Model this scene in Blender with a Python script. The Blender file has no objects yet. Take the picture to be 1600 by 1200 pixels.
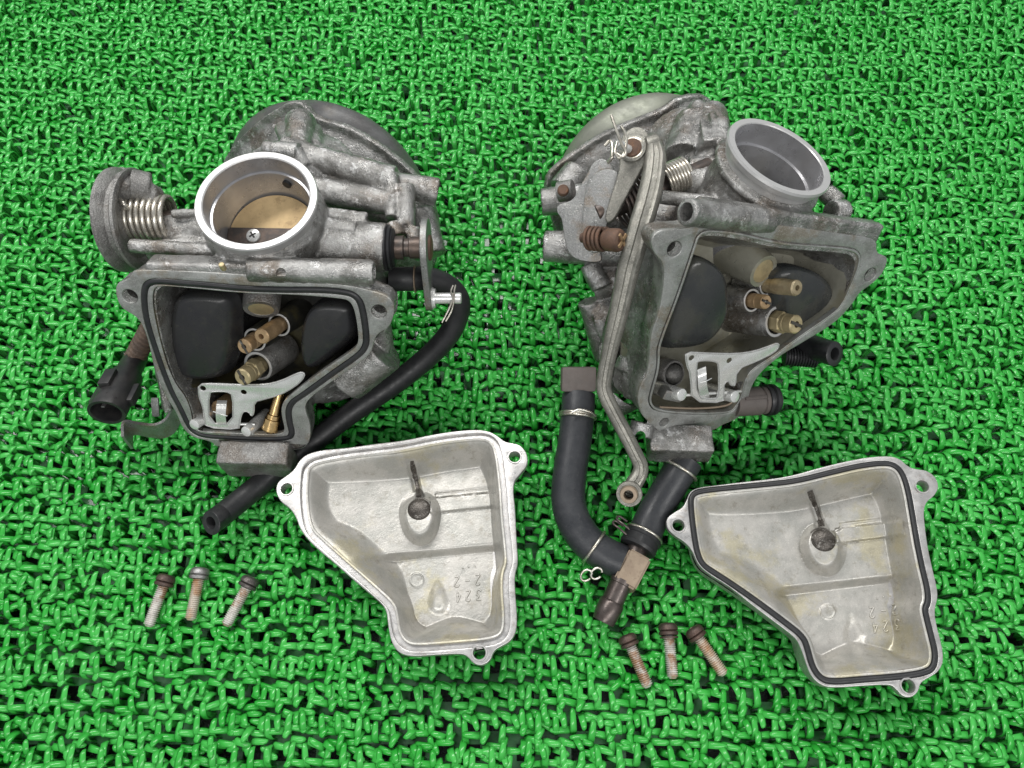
import bpy, bmesh, math, random
import numpy as np
from mathutils import Vector, Matrix, noise
random.seed(7); rng = np.random.default_rng(7)
SC = bpy.context.scene; COL = SC.collection
V = Vector
# ------------------------------------------------------------------ camera, light, exposure
TH = math.radians(25); DIST = 30.0; FPX = 1205.0
CAM = V((0, -DIST*math.sin(TH), DIST*math.cos(TH)))
FW = V((0, math.sin(TH), -math.cos(TH))); UP = V((0, math.cos(TH), math.sin(TH)))
cd = bpy.data.cameras.new('camera'); cam = bpy.data.objects.new('camera', cd); COL.objects.link(cam)
cam.location = CAM; cam.rotation_euler = (TH, 0, 0)
cd.sensor_fit = 'HORIZONTAL'; cd.sensor_width = 36; cd.lens = FPX/1600*36; cd.clip_start = .1; cd.clip_end = 500
cd.dof.use_dof = False
SC.camera = cam
W = bpy.data.worlds.new('World'); SC.world = W; W.use_nodes = True
W.node_tree.nodes['Background'].inputs[0].default_value = (.93, .97, 1, 1)
W.node_tree.nodes['Background'].inputs[1].default_value = .37
def area(name, loc, tgt, sx, sy, power, col=(1, .985, .96)):
    l = bpy.data.lights.new(name, 'AREA'); l.shape = 'RECTANGLE'; l.size = sx; l.size_y = sy; l.energy = power; l.color = col
    o = bpy.data.objects.new(name, l); COL.objects.link(o); o.location = loc
    o.rotation_euler = (V(tgt)-V(loc)).to_track_quat('-Z', 'Y').to_euler(); return o
area('ceiling_tube_lamp', (-25, 62, 105), (0, 2, 0), 150, 24, 132000)
area('ceiling_tube_lamp', (20, -75, 95), (0, 2, 0), 150, 22, 72000)
SC.view_settings.view_transform = 'Standard'; SC.view_settings.look = 'None'; SC.view_settings.exposure = .38; SC.view_settings.gamma = 1

# ------------------------------------------------------------------ projection helpers: photo measurements -> points in the place
def ray(px, py): return FW + V(((px-800)/FPX, 0, 0)) + UP*((600-py)/FPX)
def A(px, py, z):
    d = ray(px, py); return CAM + d*((z-CAM.z)/d.z)
def dep(p): return (V(p)-CAM).dot(FW)
def rad(p, rpx): return rpx*dep(p)/FPX
class Plane:
    def __init__(s, O, n, up=None):
        s.O = V(O); s.n = V(n).normalized()
        u = V(up) if up else V((0, 0, 1))
        s.ex = u.cross(s.n).normalized(); s.ey = s.n.cross(s.ex)
        s.M = Matrix((s.ex, s.ey, s.n)).transposed().to_4x4(); s.M.translation = s.O
    def p(s, px, py, d=0):
        r = ray(px, py); return CAM + r*(((s.O+s.n*d)-CAM).dot(s.n)/r.dot(s.n))
    def uv(s, px, py, d=0):
        q = s.p(px, py, d)-s.O; return (q.dot(s.ex), q.dot(s.ey))
    def w(s, u, v, d=0): return s.O+s.ex*u+s.ey*v+s.n*d

# ------------------------------------------------------------------ materials
def mat(name, base, rough=.5, metal=0., var=None, vscale=1.5, vamt=.5, spots=None, sscale=6, samt=.5, stain=None, stscale=.6, stamt=.4,
        bump=.0, bscale=14, grain=0., spec=.5, coat=0, rvar=.12, trans=0, brushed=None):
    m = bpy.data.materials.new(name); m.use_nodes = True; N = m.node_tree.nodes; L = m.node_tree.links
    b = N['Principled BSDF']; b.inputs['Roughness'].default_value = rough; b.inputs['Metallic'].default_value = metal
    b.inputs['Specular IOR Level'].default_value = spec; b.inputs['Coat Weight'].default_value = coat
    geo = N.new('ShaderNodeNewGeometry')
    def noisen(scale, detail=5, r=.6, vec=None):
        n = N.new('ShaderNodeTexNoise'); n.inputs['Scale'].default_value = scale; n.inputs['Detail'].default_value = detail
        n.inputs['Roughness'].default_value = r; L.new(vec or geo.outputs['Position'], n.inputs['Vector']); return n
    def ramp(src, lo, hi):
        r = N.new('ShaderNodeMapRange'); r.inputs[1].default_value = lo; r.inputs[2].default_value = hi; L.new(src, r.inputs[0]); r.interpolation_type = 'SMOOTHSTEP'; return r
    def mix(fac, c1, c2, amt):
        x = N.new('ShaderNodeMix'); x.data_type = 'RGBA'
        mm = N.new('ShaderNodeMath'); mm.operation = 'MULTIPLY'; mm.inputs[1].default_value = amt; L.new(fac, mm.inputs[0]); L.new(mm.outputs[0], x.inputs[0])
        if isinstance(c1, tuple): x.inputs[6].default_value = (*c1, 1)
        else: L.new(c1, x.inputs[6])
        x.inputs[7].default_value = (*c2, 1); return x.outputs[2]
    col = tuple(base)
    if var: col = mix(ramp(noisen(vscale).outputs[0], .38, .62).outputs[0], col, tuple(var), vamt)
    if stain: col = mix(ramp(noisen(stscale, 6, .65).outputs[0], .51, .62).outputs[0], col, tuple(stain), stamt)
    if spots: col = mix(ramp(noisen(sscale, 8, .75).outputs[0], .54, .64).outputs[0], col, tuple(spots), samt)
    if grain:
        g = noisen(26, 3, .8); col = mix(ramp(g.outputs[0], .52, .66).outputs[0], col, tuple(min(1, c*2.1+.05) for c in base), grain)
        g2 = noisen(17, 4, .8); col = mix(ramp(g2.outputs[0], .53, .68).outputs[0], col, tuple(c*.28 for c in base), grain)
    if isinstance(col, tuple): b.inputs['Base Color'].default_value = (*col, 1)
    else: L.new(col, b.inputs['Base Color'])
    if rvar:
        r = noisen(vscale*2.3, 6); mr = N.new('ShaderNodeMapRange'); mr.inputs[1].default_value = .3; mr.inputs[2].default_value = .7
        mr.inputs[3].default_value = max(.03, rough-rvar); mr.inputs[4].default_value = min(1, rough+rvar); L.new(r.outputs[0], mr.inputs[0]); L.new(mr.outputs[0], b.inputs['Roughness'])
    if bump:
        n = noisen(bscale, 6, .65); bp = N.new('ShaderNodeBump'); bp.inputs['Strength'].default_value = bump; bp.inputs['Distance'].default_value = .05
        L.new(n.outputs[0], bp.inputs['Height']); L.new(bp.outputs[0], b.inputs['Normal'])
    return m
CAST = mat('cast_alloy', (.36, .355, .345), .33, .8, var=(.15, .145, .135), vscale=1.3, vamt=.8, spots=(.78, .78, .78), sscale=2.4, samt=.6, stain=(.13, .095, .065), stscale=.6, stamt=.65, bump=.7, bscale=17, grain=.28, rvar=.13)
CASTD = mat('cast_alloy_dark', (.26, .255, .245), .4, .55, var=(.12, .115, .11), vscale=1.5, vamt=.7, spots=(.4, .4, .38), sscale=5, samt=.35, stain=(.10, .07, .045), stscale=.8, stamt=.5, bump=.8, bscale=14, grain=.45)
FACE = mat('machined_flange', (.36, .365, .35), .36, .6, var=(.21, .21, .195), vscale=1.6, vamt=.7, spots=(.5, .5, .46), sscale=7, samt=.3, stain=(.20, .14, .07), stscale=.9, stamt=.5, bump=.25, bscale=22, grain=.3)
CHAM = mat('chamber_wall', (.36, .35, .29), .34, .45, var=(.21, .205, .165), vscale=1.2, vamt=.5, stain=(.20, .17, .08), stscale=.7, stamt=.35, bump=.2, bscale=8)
CHAM_SHADE = mat('chamber_shade_paint', (.04, .04, .034), .36, .3, var=(.016, .016, .014), vscale=1., vamt=.8, stain=(.14, .12, .05), stscale=.7, stamt=.4, bump=.2, bscale=8)  # chamber alloy with the left chamber's shade painted into its colour, plus stains
RIM = mat('turned_alloy', (.48, .475, .47), .34, .5, var=(.5, .5, .49), vscale=3, vamt=.5, bump=.05, bscale=30, rvar=.08)
BORE = mat('bore_alloy', (.46, .46, .475), .3, .7, var=(.33, .325, .33), vscale=.8, vamt=.7, bump=.03, bscale=30, rvar=.08)
BOWL = mat('bowl_alloy', (.45, .435, .405), .42, .5, var=(.33, .33, .305), vscale=1.1, vamt=.7, stain=(.42, .37, .20), stscale=.42, stamt=.5, spots=(.24, .22, .18), sscale=2.6, samt=.5, bump=.22, bscale=9, grain=.15)
BOWLR = mat('bowl_rim_alloy', (.50, .49, .48), .36, .7, var=(.38, .37, .36), vscale=2.2, vamt=.6, spots=(.26, .2, .16), sscale=5, samt=.4, bump=.12, bscale=22)
DOME = mat('cover_alloy', (.13, .13, .13), .42, .5, var=(.085, .082, .08), vscale=1.4, vamt=.7, spots=(.25, .25, .24), sscale=9, samt=.35, stain=(.17, .15, .12), stscale=.5, stamt=.3, bump=.1, bscale=14)
DOMEG = mat('cover_alloy_pale', (.20, .21, .17), .5, .45, var=(.17, .175, .15), vscale=1.4, vamt=.7, spots=(.1, .1, .09), sscale=9, samt=.2, bump=.1, bscale=14)
STEEL = mat('stamped_steel', (.72, .72, .70), .26, .5, var=(.6, .6, .58), vscale=3, vamt=.5, rvar=.08, bump=.03, bscale=20)
ZINC = mat('zinc_plate', (.27, .27, .265), .36, .75, var=(.25, .25, .24), vscale=2.4, vamt=.7, spots=(.5, .5, .48), sscale=8, samt=.35, stain=(.22, .15, .09), stscale=1, stamt=.5, bump=.5, bscale=16, grain=.4)
LINK = mat('link_plate', (.17, .165, .145), .36, .6, var=(.30, .29, .255), vscale=1.8, vamt=.6, spots=(.13, .12, .10), sscale=6, samt=.5, bump=.4, bscale=16, grain=.4)
SPRING = mat('spring_wire', (.58, .55, .49), .28, .8, var=(.30, .27, .22), vscale=2.5, vamt=.6, rvar=.08)
BRASS = mat('old_brass', (.50, .34, .19), .44, .6, var=(.33, .22, .12), vscale=3, vamt=.6, spots=(.7, .55, .36), sscale=10, samt=.3, bump=.15, bscale=16)
BRASSP = mat('pale_brass', (.52, .43, .25), .5, .6, var=(.33, .27, .16), vscale=2.6, vamt=.6, bump=.15, bscale=14)
BRASSD = mat('dull_brass', (.40, .33, .21), .48, .5, var=(.22, .17, .10), vscale=3, vamt=.7, spots=(.6, .5, .34), sscale=8, samt=.4, bump=.2, bscale=16)
GOLD = mat('clean_brass', (.75, .52, .25), .22, 1, var=(.5, .34, .14), vscale=3, vamt=.5)
FLY = mat('throttle_brass', (.62, .45, .24), .4, .5, var=(.44, .31, .16), vscale=1.3, vamt=.7, spots=(.25, .16, .08), sscale=3.5, samt=.45, bump=.08, bscale=14)
RUSTY = mat('rusty_steel', (.13, .075, .05), .6, .35, var=(.07, .045, .035), vscale=3, vamt=.7, spots=(.34, .15, .06), sscale=6, samt=.35, bump=.4, bscale=22)
SHAFTM = mat('dark_steel', (.075, .065, .06), .42, .7, var=(.14, .10, .08), vscale=3, vamt=.6, bump=.15, bscale=16)
FLOAT = mat('float_resin', (.018, .018, .020), .32, 0, var=(.022, .022, .021), vscale=1, vamt=.7, spots=(.05, .048, .035), sscale=4, samt=.25, bump=.08, bscale=12, spec=.45)
FLOAT2 = mat('float_resin_stained', (.026, .028, .029), .27, 0, var=(.036, .038, .037), vscale=1, vamt=.7, stain=(.09, .085, .055), stscale=.5, stamt=.18, bump=.08, bscale=12, spec=.5)
RUB = mat('rubber', (.014, .0145, .016), .46, 0, var=(.024, .024, .025), vscale=2, vamt=.6, spots=(.05, .05, .05), sscale=9, samt=.2, bump=.08, bscale=20, spec=.45)
HOSE = mat('coolant_hose', (.026, .028, .032), .36, 0, var=(.042, .044, .048), vscale=1.4, vamt=.6, spots=(.08, .08, .08), sscale=9, samt=.3, bump=.15, bscale=22, spec=.4)
PLAST = mat('connector_plastic', (.014, .014, .015), .38, 0, var=(.03, .028, .027), vscale=2, vamt=.6, bump=.12, bscale=14)
COLLAR = mat('brown_collar', (.10, .085, .077), .6, 0, var=(.12, .10, .09), vscale=2.5, vamt=.6, bump=.25, bscale=18)
TAN = mat('tan_metal', (.30, .235, .17), .52, .35, var=(.22, .165, .12), vscale=2.5, vamt=.6, spots=(.1, .06, .04), sscale=8, samt=.4, bump=.2, bscale=16)
NIP = mat('brown_nipple', (.11, .092, .085), .34, .7, var=(.065, .05, .045), vscale=2, vamt=.6, bump=.08, bscale=14)
BELL = mat('bellows_dust', (.10, .065, .045), .7, 0, var=(.05, .035, .028), vscale=4, vamt=.7, spots=(.2, .15, .11), sscale=9, samt=.4, bump=.4, bscale=22)
CLAMP = mat('clamp_wire', (.62, .60, .54), .3, .9, var=(.35, .30, .22), vscale=4, vamt=.6)
MOTTLE = mat('dark_mottle', (.09, .08, .07), .3, .5, var=(.03, .025, .02), vscale=3.5, vamt=.85, spots=(.42, .40, .37), sscale=7, samt=.55, bump=.5, bscale=10)  # dark mottled tone for drain seat, drain channel and jet slots
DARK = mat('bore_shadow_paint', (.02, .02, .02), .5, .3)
THREAD = mat('screw_thread', (.68, .66, .62), .48, .5, var=(.34, .31, .28), vscale=2.5, vamt=.6, stain=(.36, .17, .06), stscale=1.7, stamt=.75, spots=(.6, .55, .45), sscale=8, samt=.4, bump=.3, bscale=20)
THREADR = mat('screw_thread_rust', (.58, .53, .46), .5, .45, var=(.42, .20, .06), vscale=1.6, vamt=.75, spots=(.6, .5, .35), sscale=8, samt=.4, bump=.35, bscale=20)
HEADB = mat('screw_head_brown', (.10, .065, .052), .48, .6, var=(.065, .05, .045), vscale=3, vamt=.7, spots=(.22, .17, .15), sscale=9, samt=.3, bump=.3, bscale=18)
HEADD = mat('screw_head_dark', (.13, .12, .115), .42, .7, var=(.08, .07, .065), vscale=3, vamt=.7, spots=(.26, .24, .23), sscale=9, samt=.4, bump=.3, bscale=18)
HEADG = mat('screw_head_grey', (.32, .315, .31), .44, .7, var=(.12, .11, .10), vscale=3, vamt=.7, spots=(.34, .33, .32), sscale=9, samt=.3, bump=.3, bscale=18)

# ------------------------------------------------------------------ object helpers
def thing(name, label, cat, loc, group=None):
    o = bpy.data.objects.new(name, None); COL.objects.link(o); o.location = loc; o['label'] = label; o['category'] = cat
    if group: o['group'] = group
    o.empty_display_size = .5
    return o
def worldloc(o):
    p = V((0, 0, 0))
    while o: p += o.location; o = o.parent
    return p
def shade(bm, ang=35):
    t = math.radians(ang)
    for f in bm.faces: f.smooth = True
    for e in bm.edges:
        if len(e.link_faces) == 2:
            try: e.smooth = e.calc_face_angle() < t
            except ValueError: pass
def P(name, bm, m, parent=None, ang=35, label=None):
    bmesh.ops.recalc_face_normals(bm, faces=bm.faces); shade(bm, ang)
    me = bpy.data.meshes.new(name); o = bpy.data.objects.new(name, me); COL.objects.link(o)
    if parent is not None:
        o.parent = parent; bmesh.ops.translate(bm, vec=-worldloc(parent), verts=bm.verts)
    bm.to_mesh(me); bm.free(); me.materials.append(m)
    if label: o['label'] = label
    return o
def nb(): return bmesh.new()
def frame(d):
    d = V(d).normalized(); a = V((0, 0, 1)) if abs(d.z) < .9 else V((1, 0, 0))
    x = a.cross(d).normalized(); return x, d.cross(x)
def loft(bm, loops, cap0=True, cap1=True, closed=True):
    vs = [[bm.verts.new(p) for p in l] for l in loops]; n = len(vs[0])
    for a, b in zip(vs, vs[1:]):
        for i in range(n if closed else n-1):
            j = (i+1) % n; bm.faces.new((a[i], a[j], b[j], b[i]))
    for c, l in ((cap0, vs[0]), (cap1, vs[-1])):
        if c:
            ctr = bm.verts.new(sum((v.co for v in l), V())/n)
            for i in range(n): bm.faces.new((l[i], l[(i+1) % n], ctr))
    return vs
def circ(c, x, y, r, n=28): return [c+(x*math.cos(2*math.pi*i/n)+y*math.sin(2*math.pi*i/n))*r for i in range(n)]
def lathe(bm, p0, axis, prof, n=32, caps=(True, True)):   # prof: (distance along the axis, radius)
    p0 = V(p0); d = V(axis).normalized(); x, y = frame(d)
    loft(bm, [circ(p0+d*t, x, y, max(r, 1e-4), n) for t, r in prof], *caps)
def cyl(bm, p0, p1, r0, r1=None, n=28, bev=.04):
    p0, p1 = V(p0), V(p1); r1 = r0 if r1 is None else r1; L = (p1-p0).length; b = min(bev, r0*.4, r1*.4, L*.3)
    lathe(bm, p0, p1-p0, [(0, r0-b), (b*.3, r0-b*.3), (b, r0), (L-b, r1), (L-b*.3, r1-b*.3), (L, r1-b)], n)
def tubeend(bm, p0, p1, r, ri, deep=1., n=28):            # cylinder from p0 to p1 with a hole in its end at p1
    p0, p1 = V(p0), V(p1); L = (p1-p0).length
    lathe(bm, p0, p1-p0, [(0, r), (L-.03, r), (L, r-.03), (L, ri+.02), (L-.02, ri), (L-deep, ri*.97)], n)
def cp(bm, a, b, r0, r1=None, **k):
    pa, pb = A(*a), A(*b); cyl(bm, pa, pb, rad(pa, r0), rad(pb, r1 or r0), **k)
def ball(bm, c, r, sc=(1, 1, 1), M=None, n=20):
    g = bmesh.ops.create_uvsphere(bm, u_segments=n*2, v_segments=n, radius=r)
    for v in g['verts']:
        q = V((v.co.x*sc[0], v.co.y*sc[1], v.co.z*sc[2])); v.co = V(c)+((M @ q) if M else q)
def obox(bm, c, ax, ay, az):                              # box about c with half-extents as vectors
    c, ax, ay, az = V(c), V(ax), V(ay), V(az)
    v = [bm.verts.new(c+ax*i+ay*j+az*k) for i in (-1, 1) for j in (-1, 1) for k in (-1, 1)]
    for f in ((0, 1, 3, 2), (4, 6, 7, 5), (0, 4, 5, 1), (2, 3, 7, 6), (0, 2, 6, 4), (1, 5, 7, 3)): bm.faces.new([v[i] for i in f])
    return v
def bar(bm, p0, p1, wvec, h, bev=.04):                    # beveled bar p0->p1, half width vector, half height
    p0, p1 = V(p0), V(p1); d = (p1-p0)/2; w = V(wvec); u = d.cross(w).normalized()*h
    t = nb(); obox(t, (p0+p1)/2, d, w, u)
    if bev: bmesh.ops.bevel(t, geom=t.edges[:], offset=bev, segments=2, affect='EDGES', profile=.6)
    merge(bm, t)
def merge(bm, t):
    me = bpy.data.meshes.new('tmp'); t.to_mesh(me); t.free(); bm.from_mesh(me); bpy.data.meshes.remove(me)
def crom(pts, k=8):
    pts = [V(p) for p in pts]; Q = [pts[0]*2-pts[1]]+pts+[pts[-1]*2-pts[-2]]; out = []
    for i in range(1, len(Q)-2):
        a, b, c, d = Q[i-1:i+3]
        for j in range(k):
            t = j/k; out.append(.5*((2*b)+(c-a)*t+(2*a-5*b+4*c-d)*t*t+(3*b-a-3*c+d)*t**3))
    out.append(pts[-1]); return out
def sweep(bm, pts, r, n=20, caps=True, ell=(1, 1), up=None, mod=None):
    pts = [V(p) for p in pts]; m = len(pts); T = [(pts[min(i+1, m-1)]-pts[max(i-1, 0)]).normalized() for i in range(m)]
    x = frame(T[0])[0] if up is None else (V(up)-T[0]*V(up).dot(T[0])).normalized(); loops = []
    for i in range(m):
        x = (x-T[i]*x.dot(T[i])).normalized(); y = T[i].cross(x)
        ri = r[i] if isinstance(r, (list, tuple)) else r
        if mod: ri = ri*mod(i/(m-1))
        loops.append([pts[i]+x*math.cos(2*math.pi*j/n)*ri*ell[0]+y*math.sin(2*math.pi*j/n)*ri*ell[1] for j in range(n)])
    loft(bm, loops, caps, caps)
def hosesweep(bm, pts, r, ri, n=28, cut=None):                      # hollow at the last point
    pts = [V(p) for p in pts]
    if cut:
        body = [p for p in pts if (p-pts[-1]).length > r*1.6]; dd = (pts[-1]-pts[-2]).normalized(); sweep(bm, body+[pts[-1]-dd*r*1.55], r, n, caps=False)
    else: sweep(bm, pts, r, n, caps=False)
    d = (pts[-1]-pts[-2]).normalized(); x, y = frame(d); e = pts[-1]
    nn = V(cut).normalized() if cut else d
    q = lambda L: [p-d*((p-e).dot(nn)/d.dot(nn)) for p in L]
    loft(bm, [circ(e-d*r*1.6, x, y, r, n), q(circ(e, x, y, r, n)), [p+nn*.02 for p in q(circ(e, x, y, r*.96, n))], [p+nn*.02 for p in q(circ(e, x, y, ri*1.05, n))], q(circ(e, x, y, ri, n)), circ(e-d*2., x, y, ri, n)], False, True)
def helix(bm, c, axis, R, L, turns, r, n=10, per=26, phase=0, R1=None):
    d = V(axis).normalized(); x, y = frame(d); c = V(c); N = int(turns*per); R1 = R1 or R
    sweep(bm, [c+d*(L*(i/N-.5))+(x*math.cos(phase+2*math.pi*i/per)+y*math.sin(phase+2*math.pi*i/per))*(R+(R1-R)*i/N) for i in range(N+1)], r, n)
def chaikin(pts, k=2, closed=True):
    pts = [tuple(p) for p in pts]
    for _ in range(k):
        q = []; n = len(pts)
        for i in range(n if closed else n-1):
            a, b = pts[i], pts[(i+1) % n]; q.append((a[0]*.75+b[0]*.25, a[1]*.75+b[1]*.25)); q.append((a[0]*.25+b[0]*.75, a[1]*.25+b[1]*.75))
        pts = q
    return pts
def resample(pts, n):
    a = np.array(pts+[pts[0]], float); s = np.r_[0, np.cumsum(np.linalg.norm(np.diff(a, axis=0), axis=1))]; t = np.linspace(0, s[-1], n, endpoint=False)
    return np.stack([np.interp(t, s, a[:, 0]), np.interp(t, s, a[:, 1])], 1)
def offs(a, d):                                           # offset a closed loop inward (positive d), any orientation
    a = np.asarray(a, float); area2 = np.sum(a[:, 0]*np.roll(a[:, 1], -1)-np.roll(a[:, 0], -1)*a[:, 1])
    t = np.roll(a, -2, 0)-np.roll(a, 2, 0); t /= np.linalg.norm(t, axis=1)[:, None]+1e-9
    nrm = np.stack([-t[:, 1], t[:, 0]], 1)*np.sign(area2); return a+nrm*d
def plate(name, pl, loops, thick, m, parent, d=0, bev=.02, ang=35, label=None):   # loops of plane coordinates; first outline, then holes
    cu = bpy.data.curves.new('c', 'CURVE'); cu.dimensions = '2D'; cu.fill_mode = 'BOTH'; cu.extrude = thick/2-bev; cu.bevel_depth = bev; cu.bevel_resolution = 2; cu.offset = -bev
    for lp in loops:
        s = cu.splines.new('POLY'); s.points.add(len(lp)-1); s.use_cyclic_u = True
        for pt, q in zip(s.points, lp): pt.co = (q[0], q[1], 0, 1)
    o = bpy.data.objects.new('c', cu); COL.objects.link(o); dg = bpy.context.evaluated_depsgraph_get(); dg.update()
    me = bpy.data.meshes.new_from_object(o.evaluated_get(dg)); bm = nb(); bm.from_mesh(me); bpy.data.meshes.remove(me); bpy.data.objects.remove(o); bpy.data.curves.remove(cu)
    bmesh.ops.remove_doubles(bm, verts=bm.verts, dist=1e-4)
    M = pl.M.copy(); M.translation = pl.O+pl.n*(d-thick/2); bmesh.ops.transform(bm, matrix=M, verts=bm.verts)
    return P(name, bm, m, parent, ang, label)
def pxl(pl, pts, k=2, d=0): return chaikin([pl.uv(x, y, d) for x, y in pts], k)
def hole(pl, px, py, r, n=24):
    u, v = pl.uv(px, py); return [(u+r*math.cos(-2*math.pi*i/n), v+r*math.sin(-2*math.pi*i/n)) for i in range(n)]
def fuse(name, bm, m, parent, voxel=.055, cutters=(), smooth=2, rough=.012, ang=180):
    """cast body: union of overlapping solids, remeshed so that they blend, then machined openings cut out"""
    bmesh.ops.recalc_face_normals(bm, faces=bm.faces)
    o = bpy.data.objects.new(name, bpy.data.meshes.new(name)); COL.objects.link(o); bm.to_mesh(o.data); bm.free()
    r = o.modifiers.new('r', 'REMESH'); r.mode = 'VOXEL'; r.voxel_size = voxel; r.use_smooth_shade = True
    s = o.modifiers.new('s', 'SMOOTH'); s.factor = .6; s.iterations = smooth
    if rough:
        tx = bpy.data.textures.new('t', 'CLOUDS'); tx.noise_scale = .35; tx.noise_depth = 3
        dm = o.modifiers.new('d', 'DISPLACE'); dm.texture = tx; dm.strength = rough*4; dm.texture_coords = 'GLOBAL'
        t2 = bpy.data.textures.new('t', 'CLOUDS'); t2.noise_scale = .13; t2.noise_depth = 2; d2 = o.modifiers.new('d2', 'DISPLACE'); d2.texture = t2; d2.strength = rough*1.8; d2.texture_coords = 'GLOBAL'
    dc_ = o.modifiers.new('dec', 'DECIMATE'); dc_.ratio = .42
    tmp = []
    for cb in cutters:
        bmesh.ops.recalc_face_normals(cb, faces=cb.faces)
        co = bpy.data.objects.new('cut', bpy.data.meshes.new('cut')); COL.objects.link(co); cb.to_mesh(co.data); cb.free(); tmp.append(co)
        b = o.modifiers.new('b', 'BOOLEAN'); b.operation = 'DIFFERENCE'; b.object = co; b.solver = 'EXACT'
    dg = bpy.context.evaluated_depsgraph_get(); dg.update()
    me = bpy.data.meshes.new_from_object(o.evaluated_get(dg)); bpy.data.objects.remove(o)
    for c in tmp: bpy.data.objects.remove(c)
    bm = nb(); bm.from_mesh(me); bpy.data.meshes.remove(me)
    ob = P(name, bm, m, parent, 40); return ob
def decimated(px): return px

# ------------------------------------------------------------------ the setting: table and green turf mat
def green(name, c1, c2, rough, transl):
    m = bpy.data.materials.new(name); m.use_nodes = True; N = m.node_tree.nodes; L = m.node_tree.links; b = N['Principled BSDF']
    geo = N.new('ShaderNodeNewGeometry'); n = N.new('ShaderNodeTexNoise'); n.inputs['Scale'].default_value = .9; n.inputs['Detail'].default_value = 4; L.new(geo.outputs['Position'], n.inputs['Vector'])
    r = N.new('ShaderNodeMapRange'); r.inputs[1].default_value = .35; r.inputs[2].default_value = .65; L.new(n.outputs[0], r.inputs[0])
    x = N.new('ShaderNodeMix'); x.data_type = 'RGBA'; L.new(r.outputs[0], x.inputs[0]); x.inputs[6].default_value = (*c1, 1); x.inputs[7].default_value = (*c2, 1); L.new(x.outputs[2], b.inputs['Base Color'])
    b.inputs['Roughness'].default_value = rough; b.inputs['Specular IOR Level'].default_value = .55
    t = N.new('ShaderNodeBsdfTranslucent'); L.new(x.outputs[2], t.inputs['Color']); ms = N.new('ShaderNodeMixShader'); ms.inputs[0].default_value = transl
    L.new(b.outputs[0], ms.inputs[1]); L.new(t.outputs[0], ms.inputs[2]); L.new(ms.outputs[0], N['Material Output'].inputs[0]); return m
TURF = green('turf_plastic', (.03, .40, .042), (.08, .53, .095), .2, .22)
RIBM = green('turf_backing_plastic', (.03, .22, .05), (.16, .36, .19), .16, .3)
TABLE = mat('dark_table', (.03, .034, .032), .2, 0, var=(.07, .075, .07), vscale=3, vamt=.7, spots=(.40, .42, .40), sscale=4, samt=.6, bump=.5, bscale=5)  # pale grey spots paint glints into the dark table colour
bm = nb(); q = 60
bm.faces.new([bm.verts.new(p) for p in ((-q, -q, -1.45), (q, -q, -1.45), (q, q, -1.45), (-q, q, -1.45))])
o = P('table_surface', bm, TABLE); o['kind'] = 'structure'; o['label'] = 'dark work table under the green mat'
PX, PY = .585, .90
ZT = 0.0
def inview(x, y, mrg):
    C = np.array(CAM); fw = np.array(FW); up = np.array(UP); p = np.stack([x, y, np.full_like(x, -.5)], -1)-C
    w = p@fw; return (np.abs(p[..., 0]/w*FPX) < 800+mrg) & (np.abs((p@up)/w*FPX) < 600+mrg)
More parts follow.
